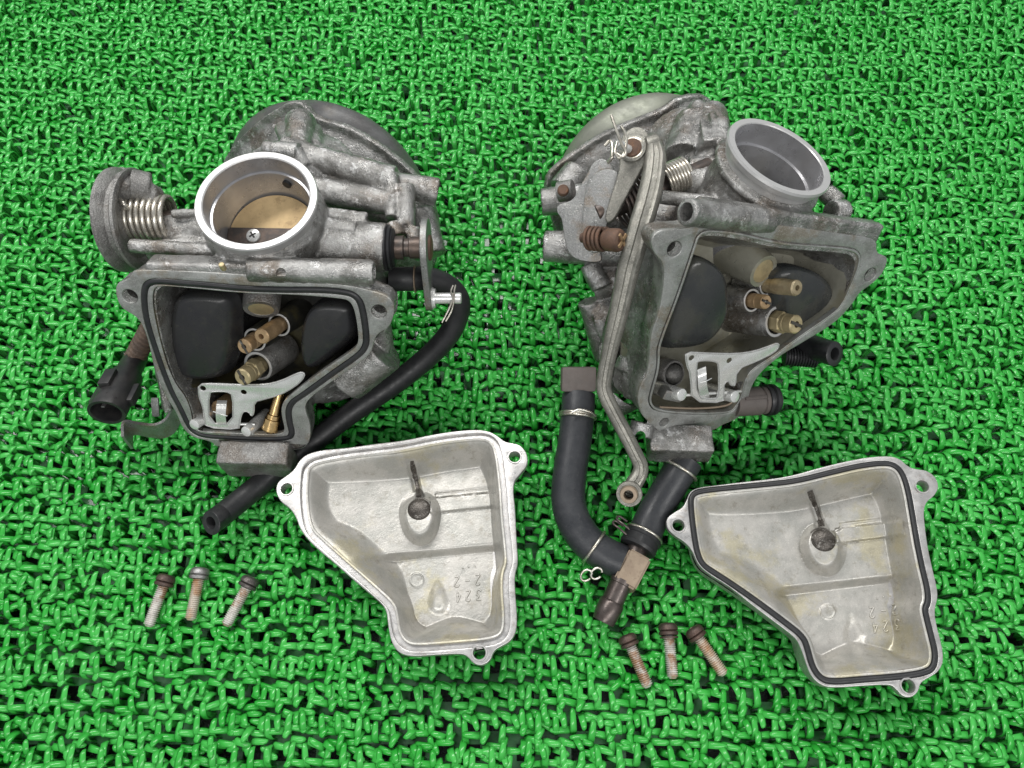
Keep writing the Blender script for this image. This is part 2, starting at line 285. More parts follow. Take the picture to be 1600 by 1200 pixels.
def build_turf():
    gx = np.arange(-36, 36, PX); gy = np.arange(-18, 31, PY); X, Y = np.meshgrid(gx, gy); R = np.arange(Y.shape[0])[:, None]
    X = X+(R % 2)*PX*.35; X = np.r_[X.ravel(), X.ravel()+PX*.5]; Y = np.r_[Y.ravel(), Y.ravel()+PY*.5]; row2 = np.r_[np.zeros(len(X)//2), np.ones(len(X)//2)]; k = inview(X, Y, 190); X = X[k]; Y = Y[k]; row2 = row2[k]
    X = X+rng.normal(0, .04, X.size); Y = Y+rng.normal(0, .055, X.size)+.06*np.sin(X*1.7)+.05*np.sin(X*.6+Y)
    cu = np.array([(0, -.25), (.0, .28), (.02, .54), (.11, .73), (.30, .82), (.52, .86), (.62, .845), (.66, .83)]); ww = np.array([.112, .118, .122, .122, .116, .102, .076, .03]); th = np.array([.040, .036, .030, .026, .023, .021, .018, .010])
    B = []
    for a0, ox, oy, ls, pr, pr2 in ((90, 0, .08, 1.0, .97, .0), (-75, .04, -.10, .72, .85, .0), (-9, .08, -.10, .92, .92, .10), (176, -.06, .20, .92, .88, .10), (-20, -.1, -.36, .72, .65, .0), (-112, .12, .36, .66, .8, .0), (160, .1, -.32, .72, .5, 0), (92, .0, -.40, .85, .2, 0)):
        keep = rng.random(X.size) < np.where(row2 > 0, pr2, pr); n = keep.sum()
        ang = np.radians(a0+rng.normal(0, 5.5, n)+np.where(rng.random(n) < .07, rng.normal(0, 35, n), 0)); L = ls*rng.uniform(.85, 1.12, n); H = rng.uniform(.84, 1.10, n)-(.12 if a0 in (-9, 176) else 0)-(.16 if a0 in (-20, 160) else 0); tw = rng.normal(0, .12, n)
        bx = X[keep]+ox; by = Y[keep]+oy; dr = np.abs(rng.normal(0, .10, n)); lean = rng.normal(0, .03, (n, 2))
        B.append(np.stack([bx, by, ang, L, H, tw, dr, lean[:, 0], lean[:, 1]], 1))
    B = np.concatenate(B); n = len(B); K = len(cu); S = 5
    ca, sa = np.cos(B[:, 2]), np.sin(B[:, 2]); s = np.arange(K)/(K-1)
    u = cu[None, :, 0]*B[:, 3:4]; w = cu[None, :, 1]*B[:, 4:5]-(s[None]**4)*np.abs(B[:, 6:7])*1.2
    tu = np.gradient(u, axis=1); tw_ = np.gradient(w, axis=1); ln = np.hypot(tu, tw_); tu /= ln; tw_ /= ln      # tangent
    side = B[:, 5:6]*(s[None]**2)*.35
    a = 2*np.pi*np.arange(S)/S; sq = lambda v: np.sign(v)*np.abs(v)**.8; cx = sq(np.cos(a))[None, None]*ww[None, :, None]; cy = sq(np.sin(a))[None, None]*th[None, :, None]
    U = u[..., None]-tw_[..., None]*cy*1.0; Wz = w[..., None]+tu[..., None]*cy; Sd = cx+side[..., None]
    x = B[:, 0, None, None]+ca[:, None, None]*U-sa[:, None, None]*Sd+B[:, 7, None, None]*s[None, :, None]
    y = B[:, 1, None, None]+sa[:, None, None]*U+ca[:, None, None]*Sd+B[:, 8, None, None]*s[None, :, None]
    z = -.90+Wz
    co = np.stack([x, y, z], -1).reshape(-1, 3)
    i, j = np.meshgrid(np.arange(K-1), np.arange(S), indexing='ij'); i = i.ravel(); j = j.ravel(); j2 = (j+1) % S
    f = np.stack([i*S+j, i*S+j2, (i+1)*S+j2, (i+1)*S+j], 1); F4 = (f[None]+(np.arange(n)*K*S)[:, None, None]).reshape(-1, 4)
    cap = np.array([[(K-1)*S+0, (K-1)*S+1, (K-1)*S+2, (K-1)*S+3]])
    F4 = np.concatenate([F4, (cap[None]+(np.arange(n)*K*S)[:, None, None]).reshape(-1, 4)])
    me = bpy.data.meshes.new('turf_blades'); me.vertices.add(len(co)); me.vertices.foreach_set('co', co.ravel()); me.loops.add(F4.size); me.loops.foreach_set('vertex_index', F4.ravel())
    me.polygons.add(len(F4)); me.polygons.foreach_set('loop_start', np.arange(len(F4))*4); me.polygons.foreach_set('loop_total', np.full(len(F4), 4)); me.polygons.foreach_set('use_smooth', np.ones(len(F4), bool)); me.update(calc_edges=True)
    o = bpy.data.objects.new('turf_blades', me); COL.objects.link(o); me.materials.append(TURF); o['kind'] = 'stuff'; o['label'] = 'glossy green plastic turf blades curling outward in tufts'; o['category'] = 'artificial turf'
    bm = nb()
    for yy in np.arange(-17, 30, PY):
        hw = 36 if yy > 5 else 26
        obox(bm, (0, yy, -1.0), (hw, 0, 0), (0, .20, 0), (0, 0, .07))
    for xx in np.arange(-36, 36, .90): obox(bm, (xx, 6.5, -1.015), (.15, 0, 0), (0, 23.5, 0), (0, 0, .07))
    o = P('turf_backing', bm, RIBM); o['kind'] = 'structure'; o['label'] = 'open green plastic grid that carries the turf blades'
    print('turf blades', n, 'faces', len(F4))
build_turf()

# ------------------------------------------------------------------ float bowls
OUT1 = [(478,710),(500,703),(540,700),(587,693),(633,688),(683,677),(733,671),(760,672),(777,680),(788,690),(800,692),(813,695),(824,708),(825,726),(812,741),(803,752),(802,770),(805,793),(807,843),(810,880),(804,897),(805,927),(808,960),(807,987),(797,1003),(779,1012),(771,1018),(767,1031),(755,1040),(741,1038),(732,1027),(723,1021),(683,1023),(643,1026),(622,1020),(611,1003),(606,977),(604,953),(590,937),(560,913),(523,880),(490,853),(470,830),(462,807),(452,793),(438,784),(430,767),(434,752),(448,743),(460,733),(467,720)]
G1 = [(475,743),(477,731),(484,723),(497,717),(540,709),(587,704),(633,698),(683,687),(733,681),(757,680),(771,687),(780,703),(787,760),(790,810),(795,853),(797,880),(790,897),(790,927),(793,960),(792,985),(783,998),(763,1005),(700,1010),(647,1014),(630,1008),(619,993),(615,970),(612,950),(600,937),(567,907),(527,872),(497,845),(482,830),(476,807),(473,773)]
H1 = [(448,764),(804,714),(749,1020)]
OUT2 = [(1030+x/3,700+y/3) for x,y in [(180,185),(260,175),(380,160),(500,148),(620,130),(740,95),(860,65),(980,42),(1080,36),(1130,50),(1165,85),(1200,98),(1260,105),(1300,140),(1312,185),(1290,225),(1255,250),(1240,290),(1245,360),(1260,470),(1280,560),(1300,640),(1308,700),(1290,760),(1300,830),(1325,920),(1335,1000),(1310,1050),(1260,1080),(1225,1100),(1215,1145),(1180,1172),(1140,1165),(1110,1130),(1085,1108),(960,1115),(820,1125),(760,1115),(710,1070),(685,1000),(665,940),(640,890),(560,830),(440,740),(330,650),(230,590),(180,545),(155,480),(120,440),(70,410),(35,375),(32,330),(70,300),(110,280),(130,240),(145,205)]]
G2 = [(1030+x/3,700+y/3) for x,y in [(148,270),(150,225),(175,205),(240,195),(360,183),(500,170),(640,155),(800,115),(940,82),(1060,68),(1110,82),(1145,125),(1170,210),(1190,330),(1210,450),(1235,570),(1258,660),(1262,720),(1245,755),(1255,800),(1275,880),(1295,960),(1290,1020),(1260,1050),(1150,1070),(950,1085),(800,1098),(750,1075),(715,1020),(695,940),(675,885),(600,825),(480,735),(360,650),(260,585),(205,550),(180,500),(165,420),(155,340)]]
H2 = [(1060,821),(1441,760),(1419,1072)]
REF1 = [(778,690),(476,722),(476,818),(617,935),(645,1022),(795,1000)]+H1; REF2 = [(1407,727),(1082,772),(1092,877),(1257,987),(1287,1063),(1467,1050)]+H2
def make_bowl(pl, outline, groove, holes, T, gasket, label, loc):
    """T maps this bowl's photo points onto those of the first bowl, so both share one interior"""
    root = thing('float_bowl', label, 'float bowl', loc, 'float bowls taken off the carburetors')
    N = 420; k = lambda px: px/48.5                       # photo pixels -> cm at this distance
    g = resample(pxl(pl, groove), N); o = pxl(pl, outline)
    Gi = lambda d: offs(g, d)
    ho = [hole(pl, x, y, .19) for x, y in holes]
    plate('rim', pl, [o, [tuple(p) for p in Gi(-.085)][::-1]]+ho, .30, BOWLR, root, 0, .03)
    for x, y in holes:                                    # raised sleeves round the screw holes
        bm = nb(); c = pl.p(x, y); loft(bm, [circ(c+pl.n*d, pl.ex, pl.ey, r, 32) for d, r in ((-.45, .30), (-.30, .30), (.0, .255), (.035, .245), (.035, .205), (.0, .19), (-.45, .19))], False, False)
        P('screw_hole_sleeve', bm, BOWLR, root)
    gp = lambda a, d: [pl.w(u, v, d) for u, v in a]
    bm = nb(); loft(bm, [gp(Gi(-.11), -.12), gp(Gi(-.02), -.12), gp(Gi(.095), -.12)], False, False)
    P('gasket_groove', bm, BOWLR, root)
    if gasket:
        bm = nb(); c = gp(Gi(.0), -.03); n = 10; V4 = []
        loops = [gp(Gi(.094*math.cos(a)), -.02+.075*math.sin(a)) for a in [2*math.pi*i/n for i in range(n)]]; loops.append(loops[0]); loft(bm, loops[:-1]+[loops[0]], False, False)
        bmesh.ops.remove_doubles(bm, verts=bm.verts, dist=1e-4); P('gasket', bm, RUB, root, 60)
    # inner lip and interior relief
    uv = lambda x, y: pl.uv(x, y)
    li = Gi(.185); c0 = np.array(pl.uv(*T[1]((690, 835)))); S = 110
    sarr = 1-(np.arange(S+1)/S)
    ring = c0+(li-c0)*1.0
    P2 = c0[None, None]+(li-c0)[None]*sarr[:, None, None]; flat = P2.reshape(-1, 2)
    seg = li[::3]; sb = np.roll(seg, -1, 0)-seg; D = np.full(len(flat), 9.); NI = np.zeros(len(flat), int)
    for i_ in range(len(seg)):
        w_ = flat-seg[i_]; tt = np.clip((w_@sb[i_])/(sb[i_]@sb[i_]), 0, 1); dd_ = np.linalg.norm(w_-tt[:, None]*sb[i_], axis=1); k_ = dd_ < D; D[k_] = dd_[k_]; NI[k_] = i_
    # plane coords -> photo px of bowl 1 (affine fitted on the outline)
    src = np.array([[*pl.uv(x, y), 1] for x, y in outline]); dst = np.array([T[0](p) for p in outline]); Mx = np.linalg.lstsq(src, dst, rcond=None)[0]
    q = np.c_[flat, np.ones(len(flat))]@Mx; X, Y = q[:, 0], q[:, 1]; sg = np.c_[seg, np.ones(len(seg))]@Mx; SX, SY = sg[NI, 0], sg[NI, 1]
    sm = lambda t: np.clip(t, 0, 1)**2*(3-2*np.clip(t, 0, 1))
    wall = np.full(len(q), .30)
    wall = np.where((SY < 745) & (SX > 490), .62, wall); diag = (SX < 612) & (SY > 825); wall = np.where(diag, 1.05, wall); wall = np.where(SX < 500, .5, wall)
    wall = np.where((SY > 985), 1.05, wall); wall = np.where((SX > 760) & (SY > 720), .34, wall)
    wg = wall.reshape(S+1, N)                              # soften the changes of wall width
    for _ in range(2): wg = sum(np.roll(wg, k_, 1) for k_ in range(-12, 13))/25; wp = np.pad(wg, ((5, 5), (0, 0)), 'edge'); wg = sum(wp[k_:k_+S+1] for k_ in range(11))/11
    wall = wg.ravel()
    def relief(X, Y):
        step = sm((Y-(862-(X-615)*.09))/16)
        floor = .90+.55*step+.25*sm((X-560)/130)*(1-step)
        floor = floor-.35*sm((600-X)/120)*(1-step)
        t = np.clip(D/wall, 0, 1); prof = sm(t*.98+.02)*.75+.25*t
        dp = .05+floor*prof
        bd = np.hypot(X-655, (Y-800)*np.where(Y > 800, .62, 1)); boss = .50+1.1*sm((bd-19)/24); dp = np.minimum(dp, boss) if False else np.where(boss < dp, boss, dp)
        ch = np.abs((X-642)-(Y-718)*.22); dp += .13*(1-sm((ch-4)/4))*((Y > 716) & (Y < 782))       # channel running to the drain boss
        ln = (Y-(786-(X-680)*.10)); rid = sm((ln+9)/2.2)*(1-sm((ln-13)/3))*((X > 672))*(1-sm((X-770)/3)); dp -= .13*rid
        under = (1-sm((np.abs(ln+12)-2)/3))*(X > 680)*(X < 768); dp += .07*under
        dd = np.hypot((X-685)/np.where(Y > 945, 17, 11+7*sm((Y-905)/40)), (Y-945)/np.where(Y > 945, 17, 40)); dp += .10*(1-sm((dd-.3)/.75))
        cr = np.hypot(X-651, Y-906); dp -= .035*(1-sm((cr-10.5)/1.5)); dp += .02*(1-sm((cr-8.5)/1.2))
        return dp
    O_, EX, EY, NN, C_ = (np.array(v) for v in (pl.O, pl.ex, pl.ey, pl.n, CAM)); TM = np.array([T[0]((0, 0)), T[0]((1, 0)), T[0]((0, 1))], float); TM = np.array([TM[1]-TM[0], TM[2]-TM[0], TM[0]])
    dp = relief(X, Y)
    for _ in range(2):                                    # where each relief point is really seen, so the features sit where the photo shows them
        p3 = O_+flat[:, :1]*EX+flat[:, 1:]*EY-dp[:, None]*NN-C_; w_ = p3@np.array(FW); xy = np.stack([800+FPX*p3[:, 0]/w_, 600-FPX*(p3@np.array(UP))/w_, np.ones(len(w_))], 1)@TM; X, Y = xy[:, 0], xy[:, 1]; dp = relief(X, Y)
    nz = np.array([noise.noise(V((a*1.6, b*1.6, 3.))) for a, b in flat[::1]]); dp += nz*.009*np.clip(D*3, 0, 1)
    Z = -dp.reshape(S+1, N); Pz = flat.reshape(S+1, N, 2)
    bm = nb()
    loops = [gp(Gi(.092), -.13), gp(Gi(.092), -.02), gp(Gi(.105), .0), gp(Gi(.165), .0), gp(Gi(.182), -.02)]
    for s_ in range(0, S): loops.append([pl.w(Pz[s_, i, 0], Pz[s_, i, 1], Z[s_, i]) for i in range(N)])
    loft(bm, loops, False, True)
    P('bowl_inside', bm, BOWL, root, 50)
    bm = nb(); base = Gi(-.16); cen = base.mean(0)        # cast outside of the bowl
    loops = [gp(Gi(-.16), -.28)]
    for f_, dz in ((1., -.6), (.97, -1.0), (.90, -1.5), (.8, -1.45), (.5, -1.85)): loops.append([pl.w(cen[0]+(p[0]-cen[0])*f_, cen[1]+(p[1]-cen[1])*f_, dz) for p in base])
    loft(bm, loops, False, True); P('outer_shell', bm, BOWLR, root, 50)
    def depth_at(px, py):
        i = np.argmin(np.hypot(X-px, Y-py)); return -dp[i]
    Tb = T[1]
    bm = nb(); cc = Tb((655, 796)); c = pl.p(*cc, -.53); M3 = Matrix((pl.ex, pl.ey, pl.n)).transposed()
    ball(bm, c, .41, (1, .95, .42), M3); lathe(bm, c-pl.n*.3, pl.n, [(0, .47), (.22, .46), (.28, .43), (.28, .38), (.2, .36)], 32)
    P('drain_seat', bm, MOTTLE, root, 60)
    bm = nb(); sweep(bm, [pl.p(*Tb((642.5+(y-718)*.22, y)), depth_at(642.5+(y-718)*.22, y)-.035) for y in range(719, 779, 5)], .11, 10, ell=(1, .55), up=pl.ex); P('drain_channel', bm, MOTTLE, root, 60)
    # raised casting marks 324 / 2-2 / three dots, standing upside down in the picture
    bm = nb(); gl = {'2': [[(-.5, .62), (-.38, .9), (-.05, 1), (.3, .9), (.45, .6), (.3, .25), (-.1, -.3), (-.5, -.95), (.5, -.95)]],
                     '3': [[(-.5, 1), (.45, 1), (0, .3), (.3, .18), (.5, -.2), (.4, -.7), (.05, -.98), (-.3, -.9), (-.5, -.65)]],
                     '4': [[(.2, -1), (.2, 1)], [(.2, 1), (-.55, -.4)], [(-.55, -.4), (.55, -.4)]], '-': [[(-.5, 0), (.5, 0)]]}
    nm = {'2': 'numeral_two', '3': 'numeral_three', '4': 'numeral_four', '-': 'dash'}
    def put(ch, px, py):
        bm = nb()
        for st in gl[ch]:
            pts = []
            for a, b in st:
                w = Tb((px-a*6.2, py+b*8.0)); z = depth_at(px-a*6.2, py+b*8); pts.append(pl.p(*w, z+.008))
            sweep(bm, crom(pts, 4) if len(pts) > 2 else pts, .032, 8)
        P(nm[ch], bm, BOWL, root, 60)
    for ch, x, y in (('3', 748, 929), ('2', 731, 931), ('4', 716, 933), ('2', 746, 906), ('-', 730, 907), ('2', 713.5, 909)): put(ch, x, y)
    for x, y in ((723, 888), (732, 886), (742, 885)): bm = nb(); ball(bm, pl.p(*Tb((x, y)), depth_at(x, y)), .035, n=6); P('raised_dot', bm, BOWL, root, 60)
    return root
def affine(src, dst):
    s = np.c_[np.array(src, float), np.ones(len(src))]; M = np.linalg.lstsq(s, np.array(dst, float), rcond=None)[0]
    return lambda p: tuple(np.r_[p, 1.]@M)
idn = lambda p: tuple(p)
BP1 = Plane(A(640, 860, 1.75), (-.02, .02, 1), (0, 1, 0)); BP2 = Plane(A(1270, 900, 1.95), (-.07, -.03, 1), (0, 1, 0))
make_bowl(BP1, OUT1, G1, H1, (idn, idn), False, 'open float bowl with an empty gasket groove, left of the two bowls on the mat', A(640, 860, 0))
make_bowl(BP2, OUT2, G2, H2, (affine(REF2, REF1), affine(REF1, REF2)), True, 'open float bowl with a black rubber gasket in its rim, on the right', A(1270, 900, 0))

# ------------------------------------------------------------------ loose bowl screws
def make_screw():
    root = thing('bowl_screw', 'x', 'screw', (0, 0, 0))
    bm = nb(); lathe(bm, (0, 0, 0), (0, 0, 1), [(0, .10), (.0, .17), (0, .30), (.03, .325), (.10, .325), (.12, .30), (.135, .27), (.15, .30), (.17, .325), (.27, .32), (.34, .285), (.385, .22), (.40, .12), (.34, .10), (.33, .02)], 36)
    P('head', bm, HEADB, root, 40)
    bm = nb(); prof = []; n = 20; L = 1.32
    for i in range(n):
        z = -L*(i/n); prof += [(z, .150), (z-L/n*.35, .192), (z-L/n*.55, .192), (z-L/n*.9, .150)]
    prof += [(-L, .14), (-L-.05, .10)]
    lathe(bm, (0, 0, 0), (0, 0, 1), prof, 24); P('threaded_shank', bm, THREAD, root, 25)
    return root
s0 = make_screw()
SCR = [((258,908),(230,984),'brown headed bowl screw with pale rusty thread, leftmost of the three by the hose end',HEADB,THREAD),
       ((312,897),(296,975),'grey headed bowl screw standing nearest upright, middle of the left three',HEADG,THREADR),
       ((389,911),(350,983),'dark headed bowl screw with clean pale thread leaning most, nearest the left bowl',HEADD,THREAD),
       ((982,1002),(1015,1079),'bowl screw with tan thread tip leaning right, leftmost of the right three',HEADB,THREAD),
       ((1044,984),(1052,1066),'upright bowl screw with a loose washer under its head, middle of the right three',HEADB,THREAD),
       ((1087,990),(1134,1058),'bowl screw with orange rust under its head, nearest the gasketed bowl',HEADB,THREADR)]
for i, (h, t, lab, hm, tm) in enumerate(SCR):
    if i == 0: r = s0; kids = list(s0.children)
    else:
        r = s0.copy(); COL.objects.link(r); kids = []
        for c in s0.children: d = c.copy(); COL.objects.link(d); d.parent = r; kids.append(d)
    ph, pt = A(*h, .22), A(*t, .10); d = (ph-pt).normalized(); r.location = ph-d*.17; r.rotation_euler = d.to_track_quat('Z', 'Y').to_euler()
    r['label'] = lab; r['group'] = 'loose screws from the float bowls'
    for c in kids:
        c.material_slots[0].link = 'OBJECT'; c.material_slots[0].material = hm if c.name.startswith('head') else tm
    if i == 4:
        bm = nb(); p = r.location-d*.10; lathe(bm, p, d, [(0, .30), (.05, .31), (.05, .20), (0, .20), (0, .30)], 30, (False, False))
        w = P('washer', bm, HEADB, None); w.parent = r
        w.matrix_parent_inverse = (Matrix.Translation(r.location) @ r.rotation_euler.to_matrix().to_4x4()).inverted()

# ------------------------------------------------------------------ shared carburetor pieces
def oblique(bm, pl, loop_px, a, depth, d0=0., shrink=0., cap=True, k=2, n=160):
    """solid or shell pushed from a traced opening into the body along -a"""
    lp = resample(pxl(pl, loop_px, k), n)
    steps = 10; loops = []
    for i in range(steps+1):
        t = i/steps; q = offs(lp, shrink*t+(.12*max(0, t-.85)/.15)); loops.append([pl.w(u, v, d0)-V(a)*depth*t for u, v in q])
    loft(bm, loops, False, cap); return lp
def solid(bm, pl, loop_px, a, depth, d0=0., grow=0., shrink=0., k=1, n=90):
    lp = offs(resample(pxl(pl, loop_px, k), n), -grow)
    loft(bm, [[pl.w(u, v, d0)-V(a)*depth*t for u, v in offs(lp, shrink*t)] for t in (0, .5, 1)])
def jet(parent, tip, root_dir, r, L, m, slot=False, hexr=None, well=None, wm=None, name='jet', label=None):
    d = V(root_dir).normalized(); tip = V(tip); bm = nb()
    lathe(bm, tip, d, [(.35, .02), (.35, r*.33), (.0, r*.36), (.0, r*.86), (.05, r), (L*.3, r), (L*.31, r*1.03), (L*.6, r*1.02), (L*.62, r*.95), (L, r*.95)], 28)
    o = P(name, bm, m, parent, 30, label)
    x, y = frame(d)
    if slot:
        bm = nb(); w = (x*.6+y*.8); bar(bm, tip-w*r*.93+d*.03, tip+w*r*.93+d*.03, w.cross(d).normalized()*r*.17, .045, 0); P('screwdriver_slot', bm, MOTTLE, o)
    if hexr:
        bm = nb(); lathe(bm, tip+d*L*.40, d, [(0, hexr*.9), (.05, hexr), (L*.32, hexr), (L*.32+.05, hexr*.9), (L*.5, r)], 6); P('hexagon', bm, m, o, 20)
    if well:
        t0, rw, Lw = well; bm = nb(); lathe(bm, tip+d*t0, d, [(.6, rw*.78), (0, rw*.78), (0, rw*.86), (.0, rw*.95), (.04, rw), (Lw, rw*1.1)], 36, (False, False)); wl = P('jet_well', bm, wm or CHAM, parent, 40); bm = nb(); lathe(bm, tip+d*(t0-.01), d, [(.03, rw*.80), (0, rw*.80), (-.012, rw*.88), (0, rw*.96), (.03, rw*.96)], 36, (False, False)); P('well_lip', bm, RIM, wl, 60)
    return o
def butterfly(parent, c, axis, sdir, R, tilt):
    a = V(axis).normalized(); s = V(sdir).normalized(); s = (s-a*s.dot(a)).normalized(); n = (Matrix.Rotation(math.radians(tilt), 3, s) @ a)
    bm = nb(); lathe(bm, V(c)-n*.04, n, [(0, R*.2), (0, R), (.08, R), (.08, R*.2)], 60); P('throttle_plate', bm, FLY, parent)
    bm = nb(); w = n.cross(s); t = nb(); obox(t, V(c)+n*.03, s*R*1.0, w*.30, n*.17); bmesh.ops.bevel(t, geom=t.edges[:], offset=.05, segments=2, affect='EDGES'); merge(bm, t); sh = P('throttle_shaft', bm, SHAFTM, parent)
    for k in (-1, 1):
        p = V(c)+n*.20+s*k*R*.42; bm = nb(); lathe(bm, p, n, [(-.1, .2), (0, .24), (.05, .22), (.09, .12), (.10, .01)], 28)
        o = P('throttle_screw', bm, STEEL, parent); bm = nb()
        for ang in (35, 125):
            v = Matrix.Rotation(math.radians(ang), 3, n) @ s; bar(bm, p+n*.085-v*.12, p+n*.085+v*.12, v.cross(n)*.028, .02, 0)
        P('cross_recess', bm, DARK, o)
def roundmix(lp, cen, t):
    """outline that turns from the lobed flange into a round dome"""
    r = lp-cen; L = np.linalg.norm(r, axis=1); m = min(1, t*4)
    return r/L[:, None]*(L*(1-m)+L.mean()*1.02*m)[:, None]*.96
def wire(name, pts, r, m, parent, n=10): bm = nb(); sweep(bm, crom(pts, 6), r, n); return P(name, bm, m, parent, 60)

# ================================================================== carburetor, left
def carb_left():
    n1 = V((-.03, -.855, .515)).normalized(); a = V((-.26, -.74, .62)).normalized(); Z = V((0, 0, 1))
    K = Plane(A(400, 560, 4.7), n1); base = A(430, 520, 0)
    root = thing('carburetor', 'carburetor with black hose and electrical plug, its brass throttle plate showing in the bore', 'carburetor', base, 'carburetors lying on the mat')
    rc = A(400, 311, 8.0); R = rad(rc, 96)
    OUTF = [(208,421),(300,424),(380,429),(460,438),(540,445),(574,452),(590,457),(607,463),(616,475),(616,492),(608,512),(592,520),(585,530),(582,546),(574,558),(550,575),(500,609),(476,630),(478,646),(485,662),(485,690),(471,704),(425,703),(372,697),(362,699),(350,703),(339,699),(330,690),(300,684),(284,668),(276,646),(262,625),(250,600),(240,572),(232,535),(224,510),(212,494),(192,484),(182,468),(180,444),(196,438),(206,432)]
    GAS = [(225,470),(226,450),(232,442),(246,439),(280,442),(330,446),(380,451),(440,453),(500,453),(536,456),(552,460),(563,471),(568,492),(572,520),(572,540),(562,554),(520,583),(472,618),(456,628),(450,641),(452,660),(457,678),(450,686),(400,686),(337,683),(312,680),(299,672),(291,658),(281,636),(269,615),(257,585),(248,560),(238,530),(229,500)]
    OPEN = [(238,472),(240,450),(252,446),(300,450),(380,458),(460,460),(536,466),(548,471),(555,487),(560,520),(560,537),(550,548),(500,581),(450,620),(440,632),(440,650),(446,672),(438,678),(400,678),(330,675),(306,672),(300,655),(298,640),(290,620),(276,602),(266,582),(258,560),(246,515)]
    HOL = [(592,487),(203,463),(351,690)]
    # --- cast body
    bm = nb()
    solid(bm, K, OUTF, n1, .75, -.05, 0, .03)
    solid(bm, K, OPEN, a, 2.9, -.3, .36, .25)
    lathe(bm, rc, (0, 0, -1), [(.35, R*.93), (.7, R*1.02), (1.3, R*1.04), (2.4, R*1.02), (3.2, R*1.15), (7.9, R*1.1)], 40)
    # upper passage along the flange
    bar(bm, K.p(236, 419, -.40), K.p(582, 427, -.40), n1*.38, .34, .12)
    cp(bm, (585, 427, 7.25), (388, 421, 7.3), 18)
    # shaft boss right, with ribs
    cp(bm, (430, 378, 6.15), (605, 387, 6.15), 38)
    bar(bm, A(480, 346, 6.9), A(556, 357, 6.9), (0, .02, .12), .22, .05); bar(bm, A(480, 330, 6.6), A(574, 341, 6.6), (0, .02, .12), .2, .05)
    # passages above
    cp(bm, (440, 286, 6.4), (611, 317, 6.2), 20); cp(bm, (440, 232, 6.6), (616, 281, 6.3), 20, 21); cp(bm, (470, 262, 5.8), (620, 330, 5.4), 30)
    cp(bm, (600, 284, 6.1), (684, 300, 5.7), 17, 22); cp(bm, (634, 290, 6.4), (634, 355, 6.0), 15); cp(bm, (612, 272, 6.5), (612, 340, 6.2), 11)
    cp(bm, (612, 352, 6.1), (622, 372, 6.), 16); cp(bm, (645, 357, 6.0), (648, 378, 5.9), 12)
    cp(bm, (654, 330, 4.8), (672, 400, 4.2), 26)
    # slide tower towards the diaphragm cover
    cp(bm, (430, 310, 5.6), (505, 300, 4.0), 80, 88)
    cp(bm, (470, 190, 5.9), (466, 236, 6.5), 24, 20); cp(bm, (440, 200, 5.9), (452, 236, 6.6), 11, 9); cp(bm, (486, 205, 5.6), (490, 236, 6.0), 18)
    cp(bm, (412, 232, 6.9), (466, 240, 6.9), 13, 16); cp(bm, (462, 236, 6.9), (476, 262, 6.6), 13)
    # left: spring post, stop pipe, boss
    cp(bm, (340, 365, 6.1), (262, 358, 6.1), 30, 26); cp(bm, (340, 392, 6.6), (203, 384, 6.75), 12, 11)
    cp(bm, (350, 332, 6.7), (268, 334, 6.9), 7); cp(bm, (335, 380, 6.2), (230, 392, 6.3), 15)
    # lower casting
    bb = nb(); bar(bb, A(350, 717, 1.25), A(458, 719, 1.25), (0, .02, .72), .42, .08); fuse('foot_block', bb, CASTD, root, .05); cp(bm, (540, 590, 2.4), (600, 545, 3.4), 40, 38); cp(bm, (500, 500, 2.2), (500, 560, .3), 92, 95)
    cp(bm, (590, 470, 5.3), (600, 540, 3.2), 16); cp(bm, (380, 560, 3.2), (400, 640, .4), 85, 60)
    bar(bm, A(246, 560, 3.6), A(262, 640, 2.2), (.12, .1, 0), .3, .05)
    # diaphragm chamber
    Q = Plane(A(480, 172, 4.9), V((-.28, -.86, .43)).normalized())
    QO = [(318,330),(333,290),(347,258),(354,241),(372,219),(392,200),(417,179),(436,170),(444,163),(456,159),(470,160),(480,166),(484,178),(500,188),(528,194),(555,205),(583,222),(610,241),(633,260),(651,277),(668,300),(680,330),(686,370),(678,420),(650,465),(600,495),(540,510),(470,510),(400,500),(345,450),(320,390)]
    solid(bm, Q, QO, Q.n, .32, 0, 0, 0)
    lp = resample(pxl(Q, QO, 1), 90); lpi = offs(lp, .16); cen = lp.mean(0)
    loft(bm, [[Q.w(u, v, -.1) for u, v in lpi], [Q.w(cen[0]+(u-cen[0])*.86, cen[1]+(v-cen[1])*.86, .25) for u, v in lp], [Q.w(cen[0]+(u-cen[0])*.5, cen[1]-.4+(v-cen[1])*.5, 1.5) for u, v in lp]])
    c1 = nb(); lathe(c1, rc+Z*.2, (0, 0, -1), [(0, R*.87), (3.0, R*.87)], 48)
    c2 = nb(); solid(c2, K, OPEN, a, 3.6, .4, .05, 0, 2)
    c3 = nb()
    for (x, y), dd in zip(HOL, (1, 1, 1)): cyl(c3, K.p(x, y, .3), K.p(x, y, .3)-n1*1.1, .245 if y < 600 else .18, n=20)
    hp = A(433, 415, 7.95); cyl(c3, hp+Z*.3, hp-Z*.5, .15, n=20)
    e = A(586, 424, 7.3); cyl(c3, e+V((.3, 0, 0)), e-V((.6, 0, 0)), .24, n=20)
    e = A(688, 301, 5.7); cyl(c3, e+V((.3, 0, 0)), e-V((.5, 0, 0)), .2, n=20)
    hb = A(345, 412, 7.85); cyl(c3, hb+Z*.3, hb-Z*.12, .13, n=20)
    fuse('body', bm, CAST, root, .048, (c1, c2, c3))
    bm = nb(); cyl(bm, hb-Z*.3, hb-Z*.02, .09, n=18); P('passage_plug', bm, BRASSP, root)
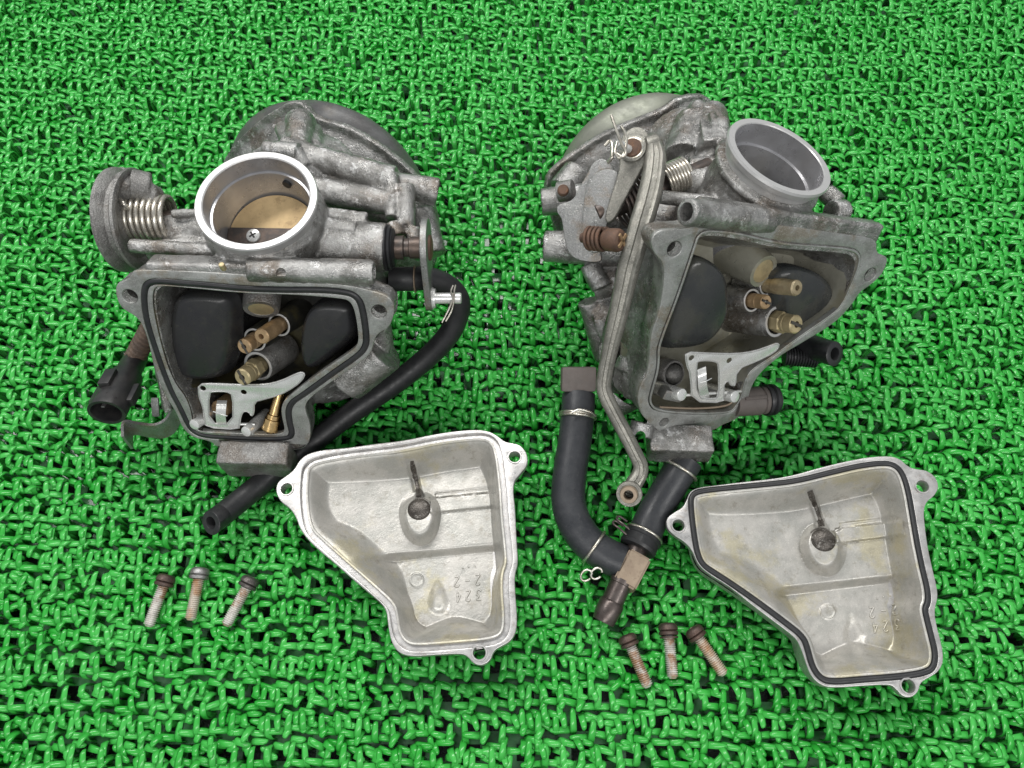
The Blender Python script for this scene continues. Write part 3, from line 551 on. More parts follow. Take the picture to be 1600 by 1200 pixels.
    # --- bore
    bm = nb(); lathe(bm, rc, (0, 0, -1), [(.5, R*.94), (.42, R*.95), (.16, R*.985), (.05, R), (.0, R*.985), (0, R*.885), (.03, R*.865)], 72, (False, False)); P('intake_rim', bm, RIM, root, 30)
    bm = nb(); lathe(bm, rc, (0, 0, -1), [(.03, R*.865), (.62, R*.85), (.64, R*.815), (2.5, R*.805)], 72, (False, True)); P('intake_bore', bm, BORE, root, 25)
    bc = rc-Z*2.05; butterfly(root, bc, Z, (1, -.02, 0), R*.80, 14)
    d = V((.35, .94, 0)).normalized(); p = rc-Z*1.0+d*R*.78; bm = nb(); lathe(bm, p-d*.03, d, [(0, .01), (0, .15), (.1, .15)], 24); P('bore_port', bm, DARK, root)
    # --- flange
    fo = pxl(K, OUTF); g = resample(pxl(K, GAS), 300); op = resample(pxl(K, OPEN), 260)
    hol = [hole(K, x, y, .235 if y < 600 else .17) for x, y in HOL]
    plate('flange_outer_face', K, [fo, [tuple(q) for q in offs(g, -.10)][::-1]]+hol, .16, FACE, root, .0, .03)
    plate('flange_inner_lip', K, [[tuple(q) for q in offs(g, .10)], [tuple(q) for q in op][::-1]], .2, FACE, root, .02, .02)
    bm = nb(); loops = [[K.w(u, v, -.055+.10*math.sin(t)) for u, v in offs(g, .105*math.cos(t))] for t in [2*math.pi*i/12 for i in range(12)]]
    loft(bm, loops+[loops[0]], False, False); bmesh.ops.remove_doubles(bm, verts=bm.verts, dist=1e-4); P('gasket', bm, RUB, root, 60)
    for x, y in HOL:
        c = K.p(x, y, .005); r = .235 if y < 600 else .17; bm = nb(); lathe(bm, c, -n1, [(0, r), (.08, r*.84), (.12, r*.80)]+[(.14+.035*i+(.0 if j == 0 else .0175), r*(.80 if j == 0 else .70)) for i in range(18) for j in (0, 1)], 28, (False, True)); P('threaded_hole', bm, FACE, root, 20)
    bm = nb(); oblique(bm, K, OPEN, a, 2.9, 0, .10); P('float_chamber', bm, CHAM_SHADE, root, 40)
    # --- floats
    def flt(name, px, d0, L, m, sh=.42):
        lp = resample(pxl(K, px, 2, d0), 80); bm = nb()
        loft(bm, [[K.w(u, v, d0)-a*t for u, v in offs(lp, i)] for t, i in ((0, sh), (.04, sh*.62), (.16, sh*.25), (.34, sh*.06), (.55, 0), (.60, -.03), (.65, -.03), (.69, 0), (L, 0))]); return P(name, bm, m, root, 60)
    flt('float', [(262,478),(272,463),(300,458),(340,460),(356,470),(363,500),(361,550),(352,580),(338,597),(285,598),(268,578),(259,535)], -.35, 2., FLOAT, .30)
    flt('float', [(466,512),(474,488),(494,472),(545,476),(552,500),(553,528),(520,556),(490,580),(470,578),(463,545)], -.30, 2., FLOAT, .26)
    # --- brass jets
    J = lambda x, y, d: K.p(x, y, d)
    jet(root, J(408, 526, -.25), -a, rad(J(408, 526, 0), 13), 1.5, BRASS, well=(1.12, .42, 1.6), wm=CHAM_SHADE, name='needle_jet')
    jet(root, J(381, 542, -.25), -a, rad(J(381, 542, 0), 12.5), 1.3, BRASS, slot=True, well=(.66, .42, 1.6), wm=CHAM_SHADE, name='pilot_jet')
    jet(root, J(378, 590, .0), -a, rad(J(378, 590, 0), 14), 1.2, BRASSP, slot=True, hexr=.36, well=(.98, .55, 1.7), wm=CASTD, name='main_jet')
    pc = J(408, 484, -1.0); pn = V((-.15, -.55, .95)).normalized(); pn = V((-.1, -.95, .25)).normalized()
    pn = V((0, -.45, .9)); u = V((1, -.12, 0)).normalized(); w = V((0, .75, .66)).normalized()
    bm = nb(); x = V((1, -.1, -.15)).normalized(); nn = V((.05, -.97, -.05)).normalized()
    lathe(bm, pc, nn, [(-2.4, .64), (-.1, .60), (0, .56), (.0, .42), (-.04, .41)], 40, (True, False)); bo = P('slide_boss', bm, CASTD, root, 40)
    bm = nb(); lathe(bm, pc-nn*.05, nn, [(0, .42), (.03, .41), (.04, .02)], 36); P('brass_plug', bm, BRASSP, root)
    # --- float hinge bracket
    B = [(307,603),(330,602),(375,604),(412,604),(437,598),(460,587),(470,584),(476,588),(472,597),(460,608),(437,621),(412,628),(396,632),(396,650),(391,655),(386,647),(379,647),(375,655),(374,664),(372,676),(318,672),(316,655),(314,640),(307,622)]
    win = [(325,618),(333,616),(352,616),(361,621),(361,666),(325,664)]
    bs = lambda pts: [K.uv(x, y) for x, y in pts]
    plate('float_hinge_bracket', K, [chaikin(bs(B), 1), chaikin(bs(win), 1)[::-1], hole(K, 315, 610, .10), hole(K, 379, 616, .10)], .05, STEEL, root, -.12, .012)
    for lp_ in (offs(resample(chaikin(bs(B), 1), 120), .035), offs(resample(chaikin(bs(win), 1), 60), -.035)):
        bm = nb(); sweep(bm, [K.w(u, v, -.118) for u, v in lp_]+[K.w(*lp_[0], -.118)], .018, 6); P('bracket_border', bm, RIM, root, 60)
    bm = nb(); t0 = [K.p(347, 626, -.25), K.p(346, 634, -.05), K.p(345, 650, .02), K.p(347, 668, -.22)]; tt = crom(t0, 6)
    for p, q in zip(tt, tt[1:]): obox(bm, (p+q)/2, (q-p)*.52, K.ex*.17, K.n*.015)
    P('float_tongue', bm, STEEL, root)
    wire('needle_clip', [K.p(333, 643, .0), K.p(345, 647, .06), K.p(355, 650, .04)], .018, STEEL, root, 6)
    bm = nb(); cyl(bm, K.p(296, 661, -.2), K.p(399, 663, -.2), .055, n=14); P('float_pin', bm, STEEL, root)
    for x, y, x2, y2 in ((303, 664, 312, 650), (384, 675, 392, 664)):
        bm = nb(); p = K.p(x, y, .12); cyl(bm, p, p-a*1.4, .19, .24, bev=.03); P('hinge_post', bm, STEEL, root)
    bm = nb(); p = K.p(421, 673, -.1); q = K.p(434, 628, -.5)
    lathe(bm, p, q-p, [(.1, .12), (0, .14), (0, .25), (.05, .28), (.45, .28), (.47, .24), (.62, .24), (.64, .20), (1.6, .18)], 28); P('overflow_jet', bm, GOLD, root, 30)
    bm = nb(); cyl(bm, K.p(343, 640, -.6), K.p(343, 640, -.6)-a*.8, .34); P('needle_valve', bm, BRASS, root)
    bm = nb(); p = K.p(318, 672, -.35); bar(bm, p, K.p(440, 676, -.35), n1*.05, .12); P('chamber_sill', bm, CAST, root)
    # --- diaphragm cover
    bm = nb(); dc = Q.w(cen[0]+.42, cen[1]+.25, -.3); M3 = Matrix((Q.ex, Q.ey, Q.n)).transposed()
    lpc = offs(lp, .10); loops = [[Q.w(u, v, -.33) for u, v in lpc]]
    for t in range(1, 12):
        f = math.cos(t/11*math.pi/2)**.5; h = math.sin(t/11*math.pi/2); loops.append([Q.w(cen[0]+.55*h+u*f, cen[1]+1.05*h+v*f, -.33-2.2*h) for u, v in roundmix(lpc, cen, t/11)])
    loft(bm, loops[:-1], True, True); P('diaphragm_cover', bm, DOME, root, 60)
    # --- return spring and cable pulley
    ax = V((1, 0, .0)); sc = A(234, 342, 6.3)
    bm = nb(); helix(bm, sc, ax, rad(sc, 34), rad(sc, 66), 7.2, .09, phase=2); P('return_spring', bm, SPRING, root, 60)
    wire('spring_arm', [A(200, 326, 7.1), A(193, 318, 7.3), A(188, 312, 7.25)], .07, SPRING, root)
    pc_ = A(204, 344, 6.2); RR = 1.72
    bm = nb(); px_ = V((1, -.02, .05)).normalized()
    lathe(bm, pc_-px_*.30, px_, [(-.1, .3), (-.1, RR*.93), (-.06, RR*.99), (.02, RR), (.10, RR*.97), (.24, RR*.84), (.36, RR*.82), (.46, RR*.9), (.56, RR*.985), (.64, RR*.97), (.68, RR*.9), (.62, RR*.8), (.5, RR*.72), (.5, .3)], 56)
    # cable stop lump
    cp(bm, (196, 282, 7.1), (196, 300, 7.3), 17, 15)
    P('cable_pulley', bm, CASTD, root, 40)
    bm = nb(); cp(bm, (205, 288, 7.2), (236, 292, 7.0), 24, 22); cp(bm, (228, 300, 7.1), (248, 305, 6.6), 17, 12); cp(bm, (186, 274, 6.6), (212, 276, 6.7), 13, 12); fuse('cable_stop', bm, CASTD, root, .05)
    bm = nb(); cyl(bm, pc_, A(300, 352, 6.2), .42); P('spring_spindle', bm, SHAFTM, root)
    # --- right side: seal, shaft end, lever, pin
    s0 = A(605, 387, 6.15); ax = V((1, 0, 0))
    bm = nb(); rr = rad(s0, 37); lathe(bm, s0-ax*.05, ax, [(0, rr*.9), (.0, rr*.97), (.07, rr*.99), (.10, rr*.9), (.14, rr*.96), (.2, rr*.9), (.22, rr*.78), (.27, rr*.82), (.31, rr*.7), (.34, .3)], 40); P('shaft_seal', bm, RUB, root, 25)
    bm = nb(); rs = rad(s0, 18); lathe(bm, s0, ax, [(.1, rs), (.55, rs*1.05), (.58, rs*.8), (.72, rs*.8), (.75, rs*.95), (1.3, rs*.95)], 32); P('shaft_end', bm, SHAFTM, root, 25)
    lv = s0+ax*1.28; LP = Plane(lv, (1, -.0, .0), (0, 0, 1))
    top = [(math.cos(t)*.95, math.sin(t)*.98) for t in [math.pi*i/10 for i in range(-1, 12)]]
    pinp = A(676, 466, 4.6); pinp.x = lv.x; dv = pinp-lv; pu, pv = dv.dot(LP.ex), dv.dot(LP.ey)
    import mathutils
    dl = math.hypot(pu, pv); eu, ev = pu/dl, pv/dl; sd = (-ev, eu); out = []
    for t in [math.pi*i/12 for i in range(13)]: out.append((-eu*math.sin(t)*.95+sd[0]*math.cos(t)*.95, -ev*math.sin(t)*.95+sd[1]*math.cos(t)*.95))
    for t in [math.pi*i/12 for i in range(13)]: out.append((pu+eu*math.sin(t)*.42-sd[0]*math.cos(t)*.42, pv+ev*math.sin(t)*.42-sd[1]*math.cos(t)*.42))
    plate('throttle_lever', LP, [out], .22, ZINC, root, .1, .03)
    bm = nb(); lathe(bm, lv+ax*.08, ax, [(0, .3), (.0, .42), (.08, .42), (.12, .3), (.12, .05)], 32); P('lever_nut', bm, RUSTY, root)
    bm = nb(); p = pinp; lathe(bm, p+ax*.05, ax, [(0, .36), (.08, .37), (.10, .33), (.16, .33), (.16, .19), (1.0, .19), (1.04, .16), (1.05, .02)], 32); pn_ = P('lever_pin', bm, STEEL, root, 30)
    bm = nb(); lathe(bm, p+ax*.06, ax, [(0, .1), (0, .34), (.07, .35), (.10, .31), (.1, .1)], 32); P('pin_washer', bm, BRASS, root)
    e = p+ax*.80
    wire('cotter_pin', [e+V((.02, .30, .35)), e+V((-.05, .1, .28)), e+V((.02, -.12, .22)), e+V((-.12, -.5, .1)), e+V((-.35, -.9, -.1))], .032, SPRING, root, 8)
    wire('cotter_pin', [e+V((.10, .32, .33)), e+V((.06, .1, .27)), e+V((.06, -.12, .20)), e+V((-.02, -.5, .05)), e+V((-.22, -.85, -.1))], .032, SPRING, root, 8)
    # --- overflow hose
    hp = [(610,436,4.9),(640,436,4.9),(672,436,4.6),(700,448,4.1),(716,468,3.6),(715,492,3.0),(700,524,2.3),(664,562,1.5),(610,604,.9),(545,648,.55),(470,706,.45),(400,762,.5),(350,802,.95),(330,817,1.45)]
    rh = .41; hz = crom([A(*q) for q in hp], 8); bm = nb(); hosesweep(bm, hz, rh, .21, 32, (-.45, -.45, .77)); P('overflow_hose', bm, RUB, root, 50)
    bm = nb(); c = A(648, 436, 4.9); lathe(bm, c, (1, 0, 0), [(0, .3), (0, .46), (.04, .47), (.06, .3)], 32); P('hose_ring', bm, TAN, root)
    # --- plug with bellows
    b0, b1 = A(238, 508, 3.2), A(209, 562, 2.0); d = (b1-b0)
    bm = nb(); pr = []
    for i in range(9): t = i/9*d.length; w = d.length/9; pr += [(t, .30), (t+w*.3, .37), (t+w*.6, .37), (t+w*.85, .30)]
    lathe(bm, b0, d, pr, 24); P('bellows', bm, BELL, root, 30)
    bm = nb(); cyl(bm, b0+d*.05, A(310, 490, 3.1), .26); P('plug_stem', bm, CASTD, root)
    q0, q1 = A(214, 556, 1.9), A(166, 645, 3.0); dd = (q1-q0).normalized(); sx = V((1, .2, 0)); sx = (sx-dd*sx.dot(dd)).normalized(); sy = dd.cross(sx)
    Lq = (q1-q0).length; bm = nb(); r = .60
    def el(t, r, sx_=sx, sy_=sy): return [q0+dd*t+(sx*math.cos(k)*1.05+sy*math.sin(k)*.92)*r for k in [2*math.pi*i/36 for i in range(36)]]
    loft(bm, [el(0, .32), el(.05, .40), el(Lq*.30, .44), el(Lq*.40, .58), el(Lq*.95, .62), el(Lq, .60), el(Lq, .50), el(Lq*.97, .47), el(Lq*.55, .45)]); P('plug_housing', bm, PLAST, root, 35)
    for k, s_, w_ in ((1.05, .36, .17), (-1.05, .4, .12), (0, .0, 0)):
        if k: bm = nb(); c = q0+dd*Lq*.72+sx*k*r*.98; bar(bm, c-dd*.42, c+dd*.42, sx*w_, .17, .05); P('plug_side_rib', bm, PLAST, root)
    up = -sy if (-sy).z > 0 else sy
    bm = nb(); c = q0+dd*Lq*.62+up*r*.95-sx*.12; bar(bm, c-dd*.38, c+dd*.38, sx*.20, .13, .04); P('plug_latch', bm, PLAST, root)
    for k in (-.24, .24):
        bm = nb(); c = q0+dd*Lq*.6; bar(bm, c+sx*k, q0+dd*Lq*.9+sx*k, sx*.06, .03, .01); P('plug_terminal', bm, ZINC, root)
    # --- zinc bracket low on the left
    bm = nb(); bp = [A(199, 692, 1.2), A(199, 672, 1.3), A(206, 668, 1.35), A(228, 672, 1.35), A(250, 673, 1.4), A(266, 664, 1.5), A(276, 648, 1.8), A(292, 640, 2.1), A(312, 632, 2.3)]
    bp = crom(bp, 6); hh = [V((0, .10, .40))]*len(bp); lp0 = [p+V((0, .08, .42)) for p in bp]; lp1 = [p-V((0, .08, .42)) for p in bp]
    th = .05; nrm = [frame((bp[min(i+1, len(bp)-1)]-bp[max(i-1, 0)]))[0] for i in range(len(bp))]
    sections = [[lp0[i]+nrm[i]*th, lp0[i]-nrm[i]*th, lp1[i]-nrm[i]*th, lp1[i]+nrm[i]*th] for i in range(len(bp))]; loft(bm, sections); P('hose_bracket', bm, ZINC, root)
    bm = nb(); bar(bm, A(242, 622, 2.3), A(244, 650, 1.7), (.13, 0, 0), .05, .02); P('bracket_tab', bm, ZINC, root)
    return root
CL = carb_left()

# ================================================================== carburetor, right
def carb_right():
    n2 = V((.34, -.80, .49)).normalized(); a = V((.50, -.52, .69)).normalized(); Z = V((0, 0, 1)); bx = V((.30, .19, .93)).normalized()
    K = Plane(A(1190, 510, 5.0), n2); root = thing('carburetor', 'carburetor with two thick coolant hoses joined by a tee and a long link rod', 'carburetor', A(1120, 480, 0), 'carburetors lying on the mat')
    rc = A(1219, 243, 8.3); R = rad(rc, 90)
    OUTF = [(1100,347),(1163,347),(1241,354),(1318,366),(1371,372),(1369,396),(1387,401),(1386,412),(1378,430),(1360,446),(1343,457),(1331,477),(1305,505),(1255,535),(1217,557),(1178,592),(1166,634),(1156,652),(1140,660),(1129,664),(1116,673),(1070,679),(1040,679),(1024,670),(1012,658),(1000,645),(996,622),(1001,601),(1012,585),(1015,557),(1018,520),(1030,490),(1038,445),(1038,412),(1022,396),(1016,375),(1028,360),(1056,358),(1078,356)]
    OPEN = [(1087,385),(1092,368),(1106,362),(1155,367),(1192,377),(1230,384),(1280,387),(1330,391),(1342,400),(1340,417),(1330,442),(1316,473),(1303,488),(1255,520),(1205,557),(1172,577),(1162,596),(1157,622),(1146,638),(1138,643),(1096,645),(1028,641),(1016,628),(1020,610),(1029,580),(1031,558),(1030,545),(1040,515),(1058,470)]
    HOL = [(1054,389),(1360,429),(1038,660)]
    bm = nb()
    solid(bm, K, OUTF, n2, .7, -.05, 0, .03)
    solid(bm, K, OPEN, a, 2.8, -.3, .34, .3)
    lathe(bm, rc, -bx, [(.55, R*.9), (.6, R*.9), (.64, R*1.0), (.80, R*1.02), (.95, R*.93), (1.8, R*.95), (3., R*1.08), (7.2, R*1.05)], 44)
    bar(bm, K.p(1090, 325, -.32), K.p(1368, 361, -.32), n2*.30, .30, .1)
    cyl(bm, K.p(1072, 331, .22), K.p(1200, 347, -.35), .40)
    cp(bm, (1298, 330, 6.5), (1318, 332, 6.3), 18, 20); cp(bm, (1290, 300, 6.2), (1310, 318, 6.2), 15)
    # passages and bosses on the left of the bore
    cp(bm, (1150, 290, 6.6), (1062, 283, 6.6), 30, 24); cp(bm, (1150, 262, 6.6), (1075, 262, 6.6), 20, 16); cp(bm, (1160, 320, 7.2), (1030, 308, 7.4), 11)
    cp(bm, (1110, 180, 5.6), (1118, 245, 6.4), 26, 32); cp(bm, (1090, 170, 5.6), (1096, 222, 6.2), 17); cp(bm, (1128, 190, 6.6), (1130, 235, 6.9), 12); cp(bm, (1078, 186, 5.6), (1068, 250, 5.8), 22, 34)
    bar(bm, A(1098, 190, 6.6), A(1104, 222, 6.9), (.12, 0, 0), .08, .03); bar(bm, A(1112, 176, 6.5), A(1118, 215, 6.9), (.10, .05, 0), .1, .03)
    cp(bm, (1130, 300, 5.2), (1060, 230, 3.8), 75, 66)
    cp(bm, (1130, 380, 4.6), (1010, 330, 3.8), 80, 60)
    cp(bm, (1010, 300, 5.0), (846, 316, 4.6), 26, 21); cp(bm, (1010, 390, 5.0), (850, 385, 4.7), 30, 24)
    cp(bm, (1000, 350, 4.8), (880, 352, 4.6), 40, 28); cp(bm, (880, 300, 4.0), (905, 270, 4.2), 26)
    cp(bm, (1040, 420, 4.4), (930, 440, 3.6), 42, 34); cp(bm, (1060, 470, 4.0), (940, 500, 2.6), 50, 40); cp(bm, (1000, 420, 5.0), (998, 500, 4.2), 38, 30)
    cp(bm, (1040, 540, 3.6), (965, 560, 1.9), 42, 44); cp(bm, (920, 470, 3.4), (945, 560, 1.6), 18, 16); cp(bm, (1002, 520, 4.2), (990, 580, 3.4), 26, 30)
    cp(bm, (1025, 470, 4.8), (1005, 545, 4.2), 24, 20); cp(bm, (1010, 600, 2.6), (960, 630, 2.), 30, 24); cp(bm, (920, 412, 4.8), (940, 450, 4.4), 16)
    cp(bm, (1080, 560, 3.), (1080, 610, .4), 80, 60)
    bb = nb(); bar(bb, A(1012, 692, 2.2), A(1110, 694, 2.2), (0, .04, .50), .50, .08); fuse('foot_block', bb, CAST, root, .05); cp(bm, (1005, 660, 2.8), (1000, 682, 2.6), 19, 20)
    Q = Plane(A(1000, 190, 4.6), V((.30, -.86, .42)).normalized())
    QO = [(852,300),(856,274),(872,258),(905,234),(944,210),(990,190),(1040,171),(1050,160),(1066,152),(1084,149),(1100,148),(1112,156),(1120,175),(1150,230),(1170,300),(1160,380),(1110,440),(1040,470),(960,470),(905,430),(870,370)]
    solid(bm, Q, QO, Q.n, .30)
    lp = resample(pxl(Q, QO, 1), 90); lpi = offs(lp, .16); cen = lp.mean(0)
    loft(bm, [[Q.w(u, v, -.1) for u, v in lpi], [Q.w(cen[0]+(u-cen[0])*.86, cen[1]+(v-cen[1])*.86, .22) for u, v in lp], [Q.w(cen[0]+(u-cen[0])*.5, cen[1]-.4+(v-cen[1])*.5, 1.3) for u, v in lp]])
    c1 = nb(); lathe(c1, rc+bx*.2, -bx, [(0, R*.86), (3.2, R*.86)], 48)
    c2 = nb(); solid(c2, K, OPEN, a, 3.2, .4, .05, 0, 2)
    c3 = nb()
    for x, y in HOL: cyl(c3, K.p(x, y, .3), K.p(x, y, .3)-n2*1.1, .245 if y < 600 else .18, n=20)
    e = K.p(1072, 331, .22); dx = (K.p(1200, 347, -.35)-e).normalized(); cyl(c3, e-dx*.3, e+dx*.8, .27, n=20)
    e = A(846, 316, 4.6); dx = (A(1010, 300, 5.)-e).normalized(); cyl(c3, e-dx*.3, e+dx*1.0, rad(e, 15), n=20)
    cyl(c3, A(1001, 682, 3.4), A(1001, 680, 2.), .17, n=20)
    fuse('body', bm, CAST, root, .048, (c1, c2, c3))
    # --- bore
    bm = nb(); lathe(bm, rc, -bx, [(.62, R*.88), (.30, R*.90), (.26, R*.97), (.08, R), (0, R*.985), (0, R*.875), (.03, R*.86)], 72, (False, False)); P('intake_rim', bm, RIM, root, 30)
    bm = nb(); lathe(bm, rc, -bx, [(.03, R*.86), (.75, R*.845), (.78, R*.79), (3.9, R*.78)], 72, (False, True)); P('intake_bore', bm, BORE, root, 25)
    butterfly(root, rc-bx*3.3, bx, (.9, -.3, 0), R*.775, 12)
    d = V((-.75, .66, 0)).normalized(); bm = nb(); p = rc-bx*1.15+d*R*.76; lathe(bm, p, -d, [(0, .02), (0, .2), (.25, .16), (.25, .02)], 20); P('bore_port', bm, BRASS, root)
    # --- flange
    fo = pxl(K, OUTF); op = resample(pxl(K, OPEN), 260)
    hol = [hole(K, x, y, .235 if y < 600 else .17) for x, y in HOL]
    plate('flange_outer_face', K, [fo, [tuple(q) for q in offs(op, -.10)][::-1]]+hol, .16, FACE, root, .0, .03)
    plate('flange_inner_lip', K, [[tuple(q) for q in offs(op, -.075)], [tuple(q) for q in op][::-1]], .2, FACE, root, .03, .02)
    for x, y in HOL:
        c = K.p(x, y, .005); r = .235 if y < 600 else .17; bm = nb(); lathe(bm, c, -n2, [(0, r), (.08, r*.84), (.12, r*.80)]+[(.14+.035*i+(.0 if j == 0 else .0175), r*(.80 if j == 0 else .70)) for i in range(18) for j in (0, 1)], 28, (False, True)); P('threaded_hole', bm, FACE, root, 20)
    bm = nb(); oblique(bm, K, OPEN, a, 2.35, 0, .12); P('float_chamber', bm, CHAM, root, 40)
    def flt(px, d0, L, sh):
        lp = resample(pxl(K, px, 2, d0), 80); bm = nb()
        loft(bm, [[K.w(u, v, d0)-a*t for u, v in offs(lp, i)] for t, i in ((0, sh), (.05, sh*.62), (.18, sh*.25), (.36, sh*.06), (.6, 0), (.65, -.03), (.7, -.03), (.74, 0), (L, 0))]); return P('float', bm, FLOAT2, root, 60)
    flt([(1082,408),(1100,396),(1128,410),(1144,432),(1148,468),(1144,500),(1128,526),(1104,544),(1062,548),(1044,540),(1050,500),(1070,440)], -.42, 1.9, .34)
    flt([(1222,425),(1242,412),(1272,417),(1297,430),(1313,453),(1304,478),(1280,498),(1250,517),(1226,512),(1216,490),(1215,450)], -.40, 1.9, .34)
    J = lambda x, y, d: K.p(x, y, d)
    jet(root, J(1246, 450, .25), -a, rad(J(1246, 450, 0), 12.5), 1.5, BRASSD, well=(1.25, .36, 1.2), wm=CAST, name='needle_jet')
    jet(root, J(1198, 472, -.1), -a, rad(J(1198, 472, 0), 11.5), 1.1, BRASS, slot=True, well=(.62, .40, 1.4), wm=CAST, name='pilot_jet')
    jet(root, J(1245, 507, .35), -a, rad(J(1245, 507, 0), 14.5), 1.25, BRASSP, slot=True, hexr=.38, well=(.85, .55, 2.1), wm=CAST, name='main_jet')
    pc = J(1193, 424, -.8); nn = V((.48, -.78, .38)).normalized()
    bm = nb(); lathe(bm, pc, nn, [(-1.5, .80), (-.2, .60), (0, .56), (.0, .42), (-.04, .41)], 40, (True, False)); P('slide_boss', bm, CHAM, root, 40)
    bm = nb(); lathe(bm, pc-nn*.05, nn, [(0, .42), (.03, .41), (.04, .02)], 36); P('brass_plug', bm, BRASSP, root)
    B = [(1069,548),(1105,550),(1150,551),(1178,547),(1203,538),(1213,534),(1218,538),(1210,550),(1180,565),(1151,576),(1149,602),(1140,602),(1136,594),(1131,598),(1131,612),(1130,629),(1079,627),(1077,585),(1070,567)]
    win = [(1087,566),(1095,563),(1115,564),(1121,569),(1121,620),(1110,621),(1089,619)]
    bs = lambda pts: [K.uv(x, y) for x, y in pts]
    plate('float_hinge_bracket', K, [chaikin(bs(B), 1), chaikin(bs(win), 1)[::-1], hole(K, 1079, 558, .10), hole(K, 1138, 562, .10)], .05, STEEL, root, .06, .012)
    for lp_ in (offs(resample(chaikin(bs(B), 1), 120), .035), offs(resample(chaikin(bs(win), 1), 60), -.035)):
        bm = nb(); sweep(bm, [K.w(u, v, .062) for u, v in lp_]+[K.w(*lp_[0], .062)], .018, 6); P('bracket_border', bm, RIM, root, 60)
    bm = nb(); tt = crom([K.p(1096, 575, -.05), K.p(1097, 590, .12), K.p(1098, 605, .14), K.p(1102, 622, -.05)], 6)
    for p, q in zip(tt, tt[1:]): obox(bm, (p+q)/2, (q-p)*.52, K.ex*.16, K.n*.015)
    P('float_tongue', bm, STEEL, root)
    wire('needle_clip', [K.p(1094, 598, .16), K.p(1104, 595, .2), K.p(1112, 591, .16)], .018, STEEL, root, 6)
    bm = nb(); cyl(bm, K.p(1060, 618, -.05), K.p(1160, 611, -.05), .055, n=14); P('float_pin', bm, STEEL, root)
    for x, y in ((1066, 617), (1149, 620)):
        bm = nb(); p = K.p(x, y, .22); cyl(bm, p, p-a*1.4, .21, .26, bev=.03); P('hinge_post', bm, STEEL, root)
    bm = nb(); bar(bm, K.p(1034, 612, -.2), K.p(1062, 618, -.2), n2*.2, .18, .05); P('hinge_block', bm, ZINC, root)
    wire('chamber_seam', [K.p(1030, 636, -.15), K.p(1090, 638, -.15), K.p(1138, 632, -.15), K.p(1150, 612, -.2)], .04, TAN, root)
    bm = nb(); c = K.p(1052, 584, -1.2); lathe(bm, c, a, [(-.5, .50), (0, .50), (.04, .47), (.04, .40), (-.3, .38)], 32); ball(bm, c, .34); P('float_valve_seat', bm, CASTD, root, 40)
    # --- diaphragm cover
    bm = nb(); lpc = offs(lp, .08); loops = [[Q.w(u, v, -.31) for u, v in lpc]]
    for t in range(1, 12):
        f = math.cos(t/11*math.pi/2)**.5; h = math.sin(t/11*math.pi/2); loops.append([Q.w(cen[0]-.15*h+u*f, cen[1]+.85*h+v*f, -.31-2.1*h) for u, v in roundmix(lpc, cen, t/11)])
    loft(bm, loops[:-1]); P('diaphragm_cover', bm, DOMEG, root, 60)
    # --- throttle springs and spindle
    ax = (A(1075, 272, 7.0)-A(960, 322, 6.8)).normalized()
    bm = nb(); c = A(1054, 277, 7.0); helix(bm, c, ax, rad(c, 24), rad(c, 38), 7.2, .055, phase=1); P('return_spring', bm, SPRING, root, 60)
    bm = nb(); c = A(986, 314, 6.7); helix(bm, c, ax, rad(c, 36), rad(c, 40), 5.2, .065, phase=1); P('return_spring', bm, SHAFTM, root, 60)
    bm = nb(); cyl(bm, A(930, 335, 6.6), A(1110, 262, 6.8), .36); P('spring_spindle', bm, SHAFTM, root)
    # --- adjuster plates
    BP = Plane(A(920, 330, 6.6), V((-.30, -.50, .80)).normalized()); bp = lambda pts: chaikin([BP.uv(x, y) for x, y in pts], 2)
    plate('carrier_plate', BP, [bp([(922,255),(936,244),(952,252),(958,270),(955,300),(930,330),(925,372),(938,398),(937,410),(905,408),(886,398),(878,370),(875,340),(866,330),(868,318),(893,312),(903,290),(915,270)])], .16, ZINC, root, -.25, .03)
    plate('stop_lever', BP, [bp([(930,275),(942,266),(960,266),(969,272),(966,300),(958,330),(950,350),(945,372),(950,388),(935,396),(920,394),(911,380),(911,345),(915,310),(920,285)])], .16, ZINC, root, .22, .03)
    bm = nb(); cp(bm, (896, 296, 5.6), (872, 300, 5.4), 16); P('lever_stop', bm, CASTD, root)
    bm = nb(); c = A(880, 297, 6.0); lathe(bm, c, (0, -.4, .9), [(-.1, .2), (0, .2), (.05, .15), (.05, .01)], 20); P('stop_rivet', bm, RUSTY, root)
    c0, c1_ = A(918, 372, 7.3), A(972, 376, 7.9); dd = (c1_-c0)
    bm = nb(); helix(bm, (c0*.72+c1_*.28), dd, .33, dd.length*.5, 4.2, .06); P('adjuster_spring', bm, RUSTY, root, 60)
    bm = nb(); pr = [(-.2, .16), (dd.length*.5, .16), (dd.length*.52, .30), (dd.length*.60, .35), (dd.length*.88, .36), (dd.length*.96, .32), (dd.length, .24)]
    lathe(bm, c0, dd, pr, 28); sc_ = P('adjuster_screw', bm, RUSTY, root, 30)
    x, y = frame(dd)
    for w in (x, y): bm = nb(); bar(bm, c1_-w*.26, c1_+w*.26, w.cross(dd).normalized()*.05, .04, 0); P('cross_recess', bm, BRASS, sc_)
    # --- top clevis arm, washers and split pin
    e0 = A(991, 232, 8.2); an = V((-.35, -.35, .87)).normalized(); AP = Plane(e0, an)
    ap = lambda pts: chaikin([AP.uv(x, y) for x, y in pts], 2)
    plate('throttle_arm', AP, [ap([(978,204),(992,196),(1008,200),(1016,216),(1012,246),(1004,262),(992,282),(976,312),(960,342),(948,350),(944,338),(952,312),(962,280),(968,258),(966,232),(970,214)])], .24, LINK, root, 0, .06)
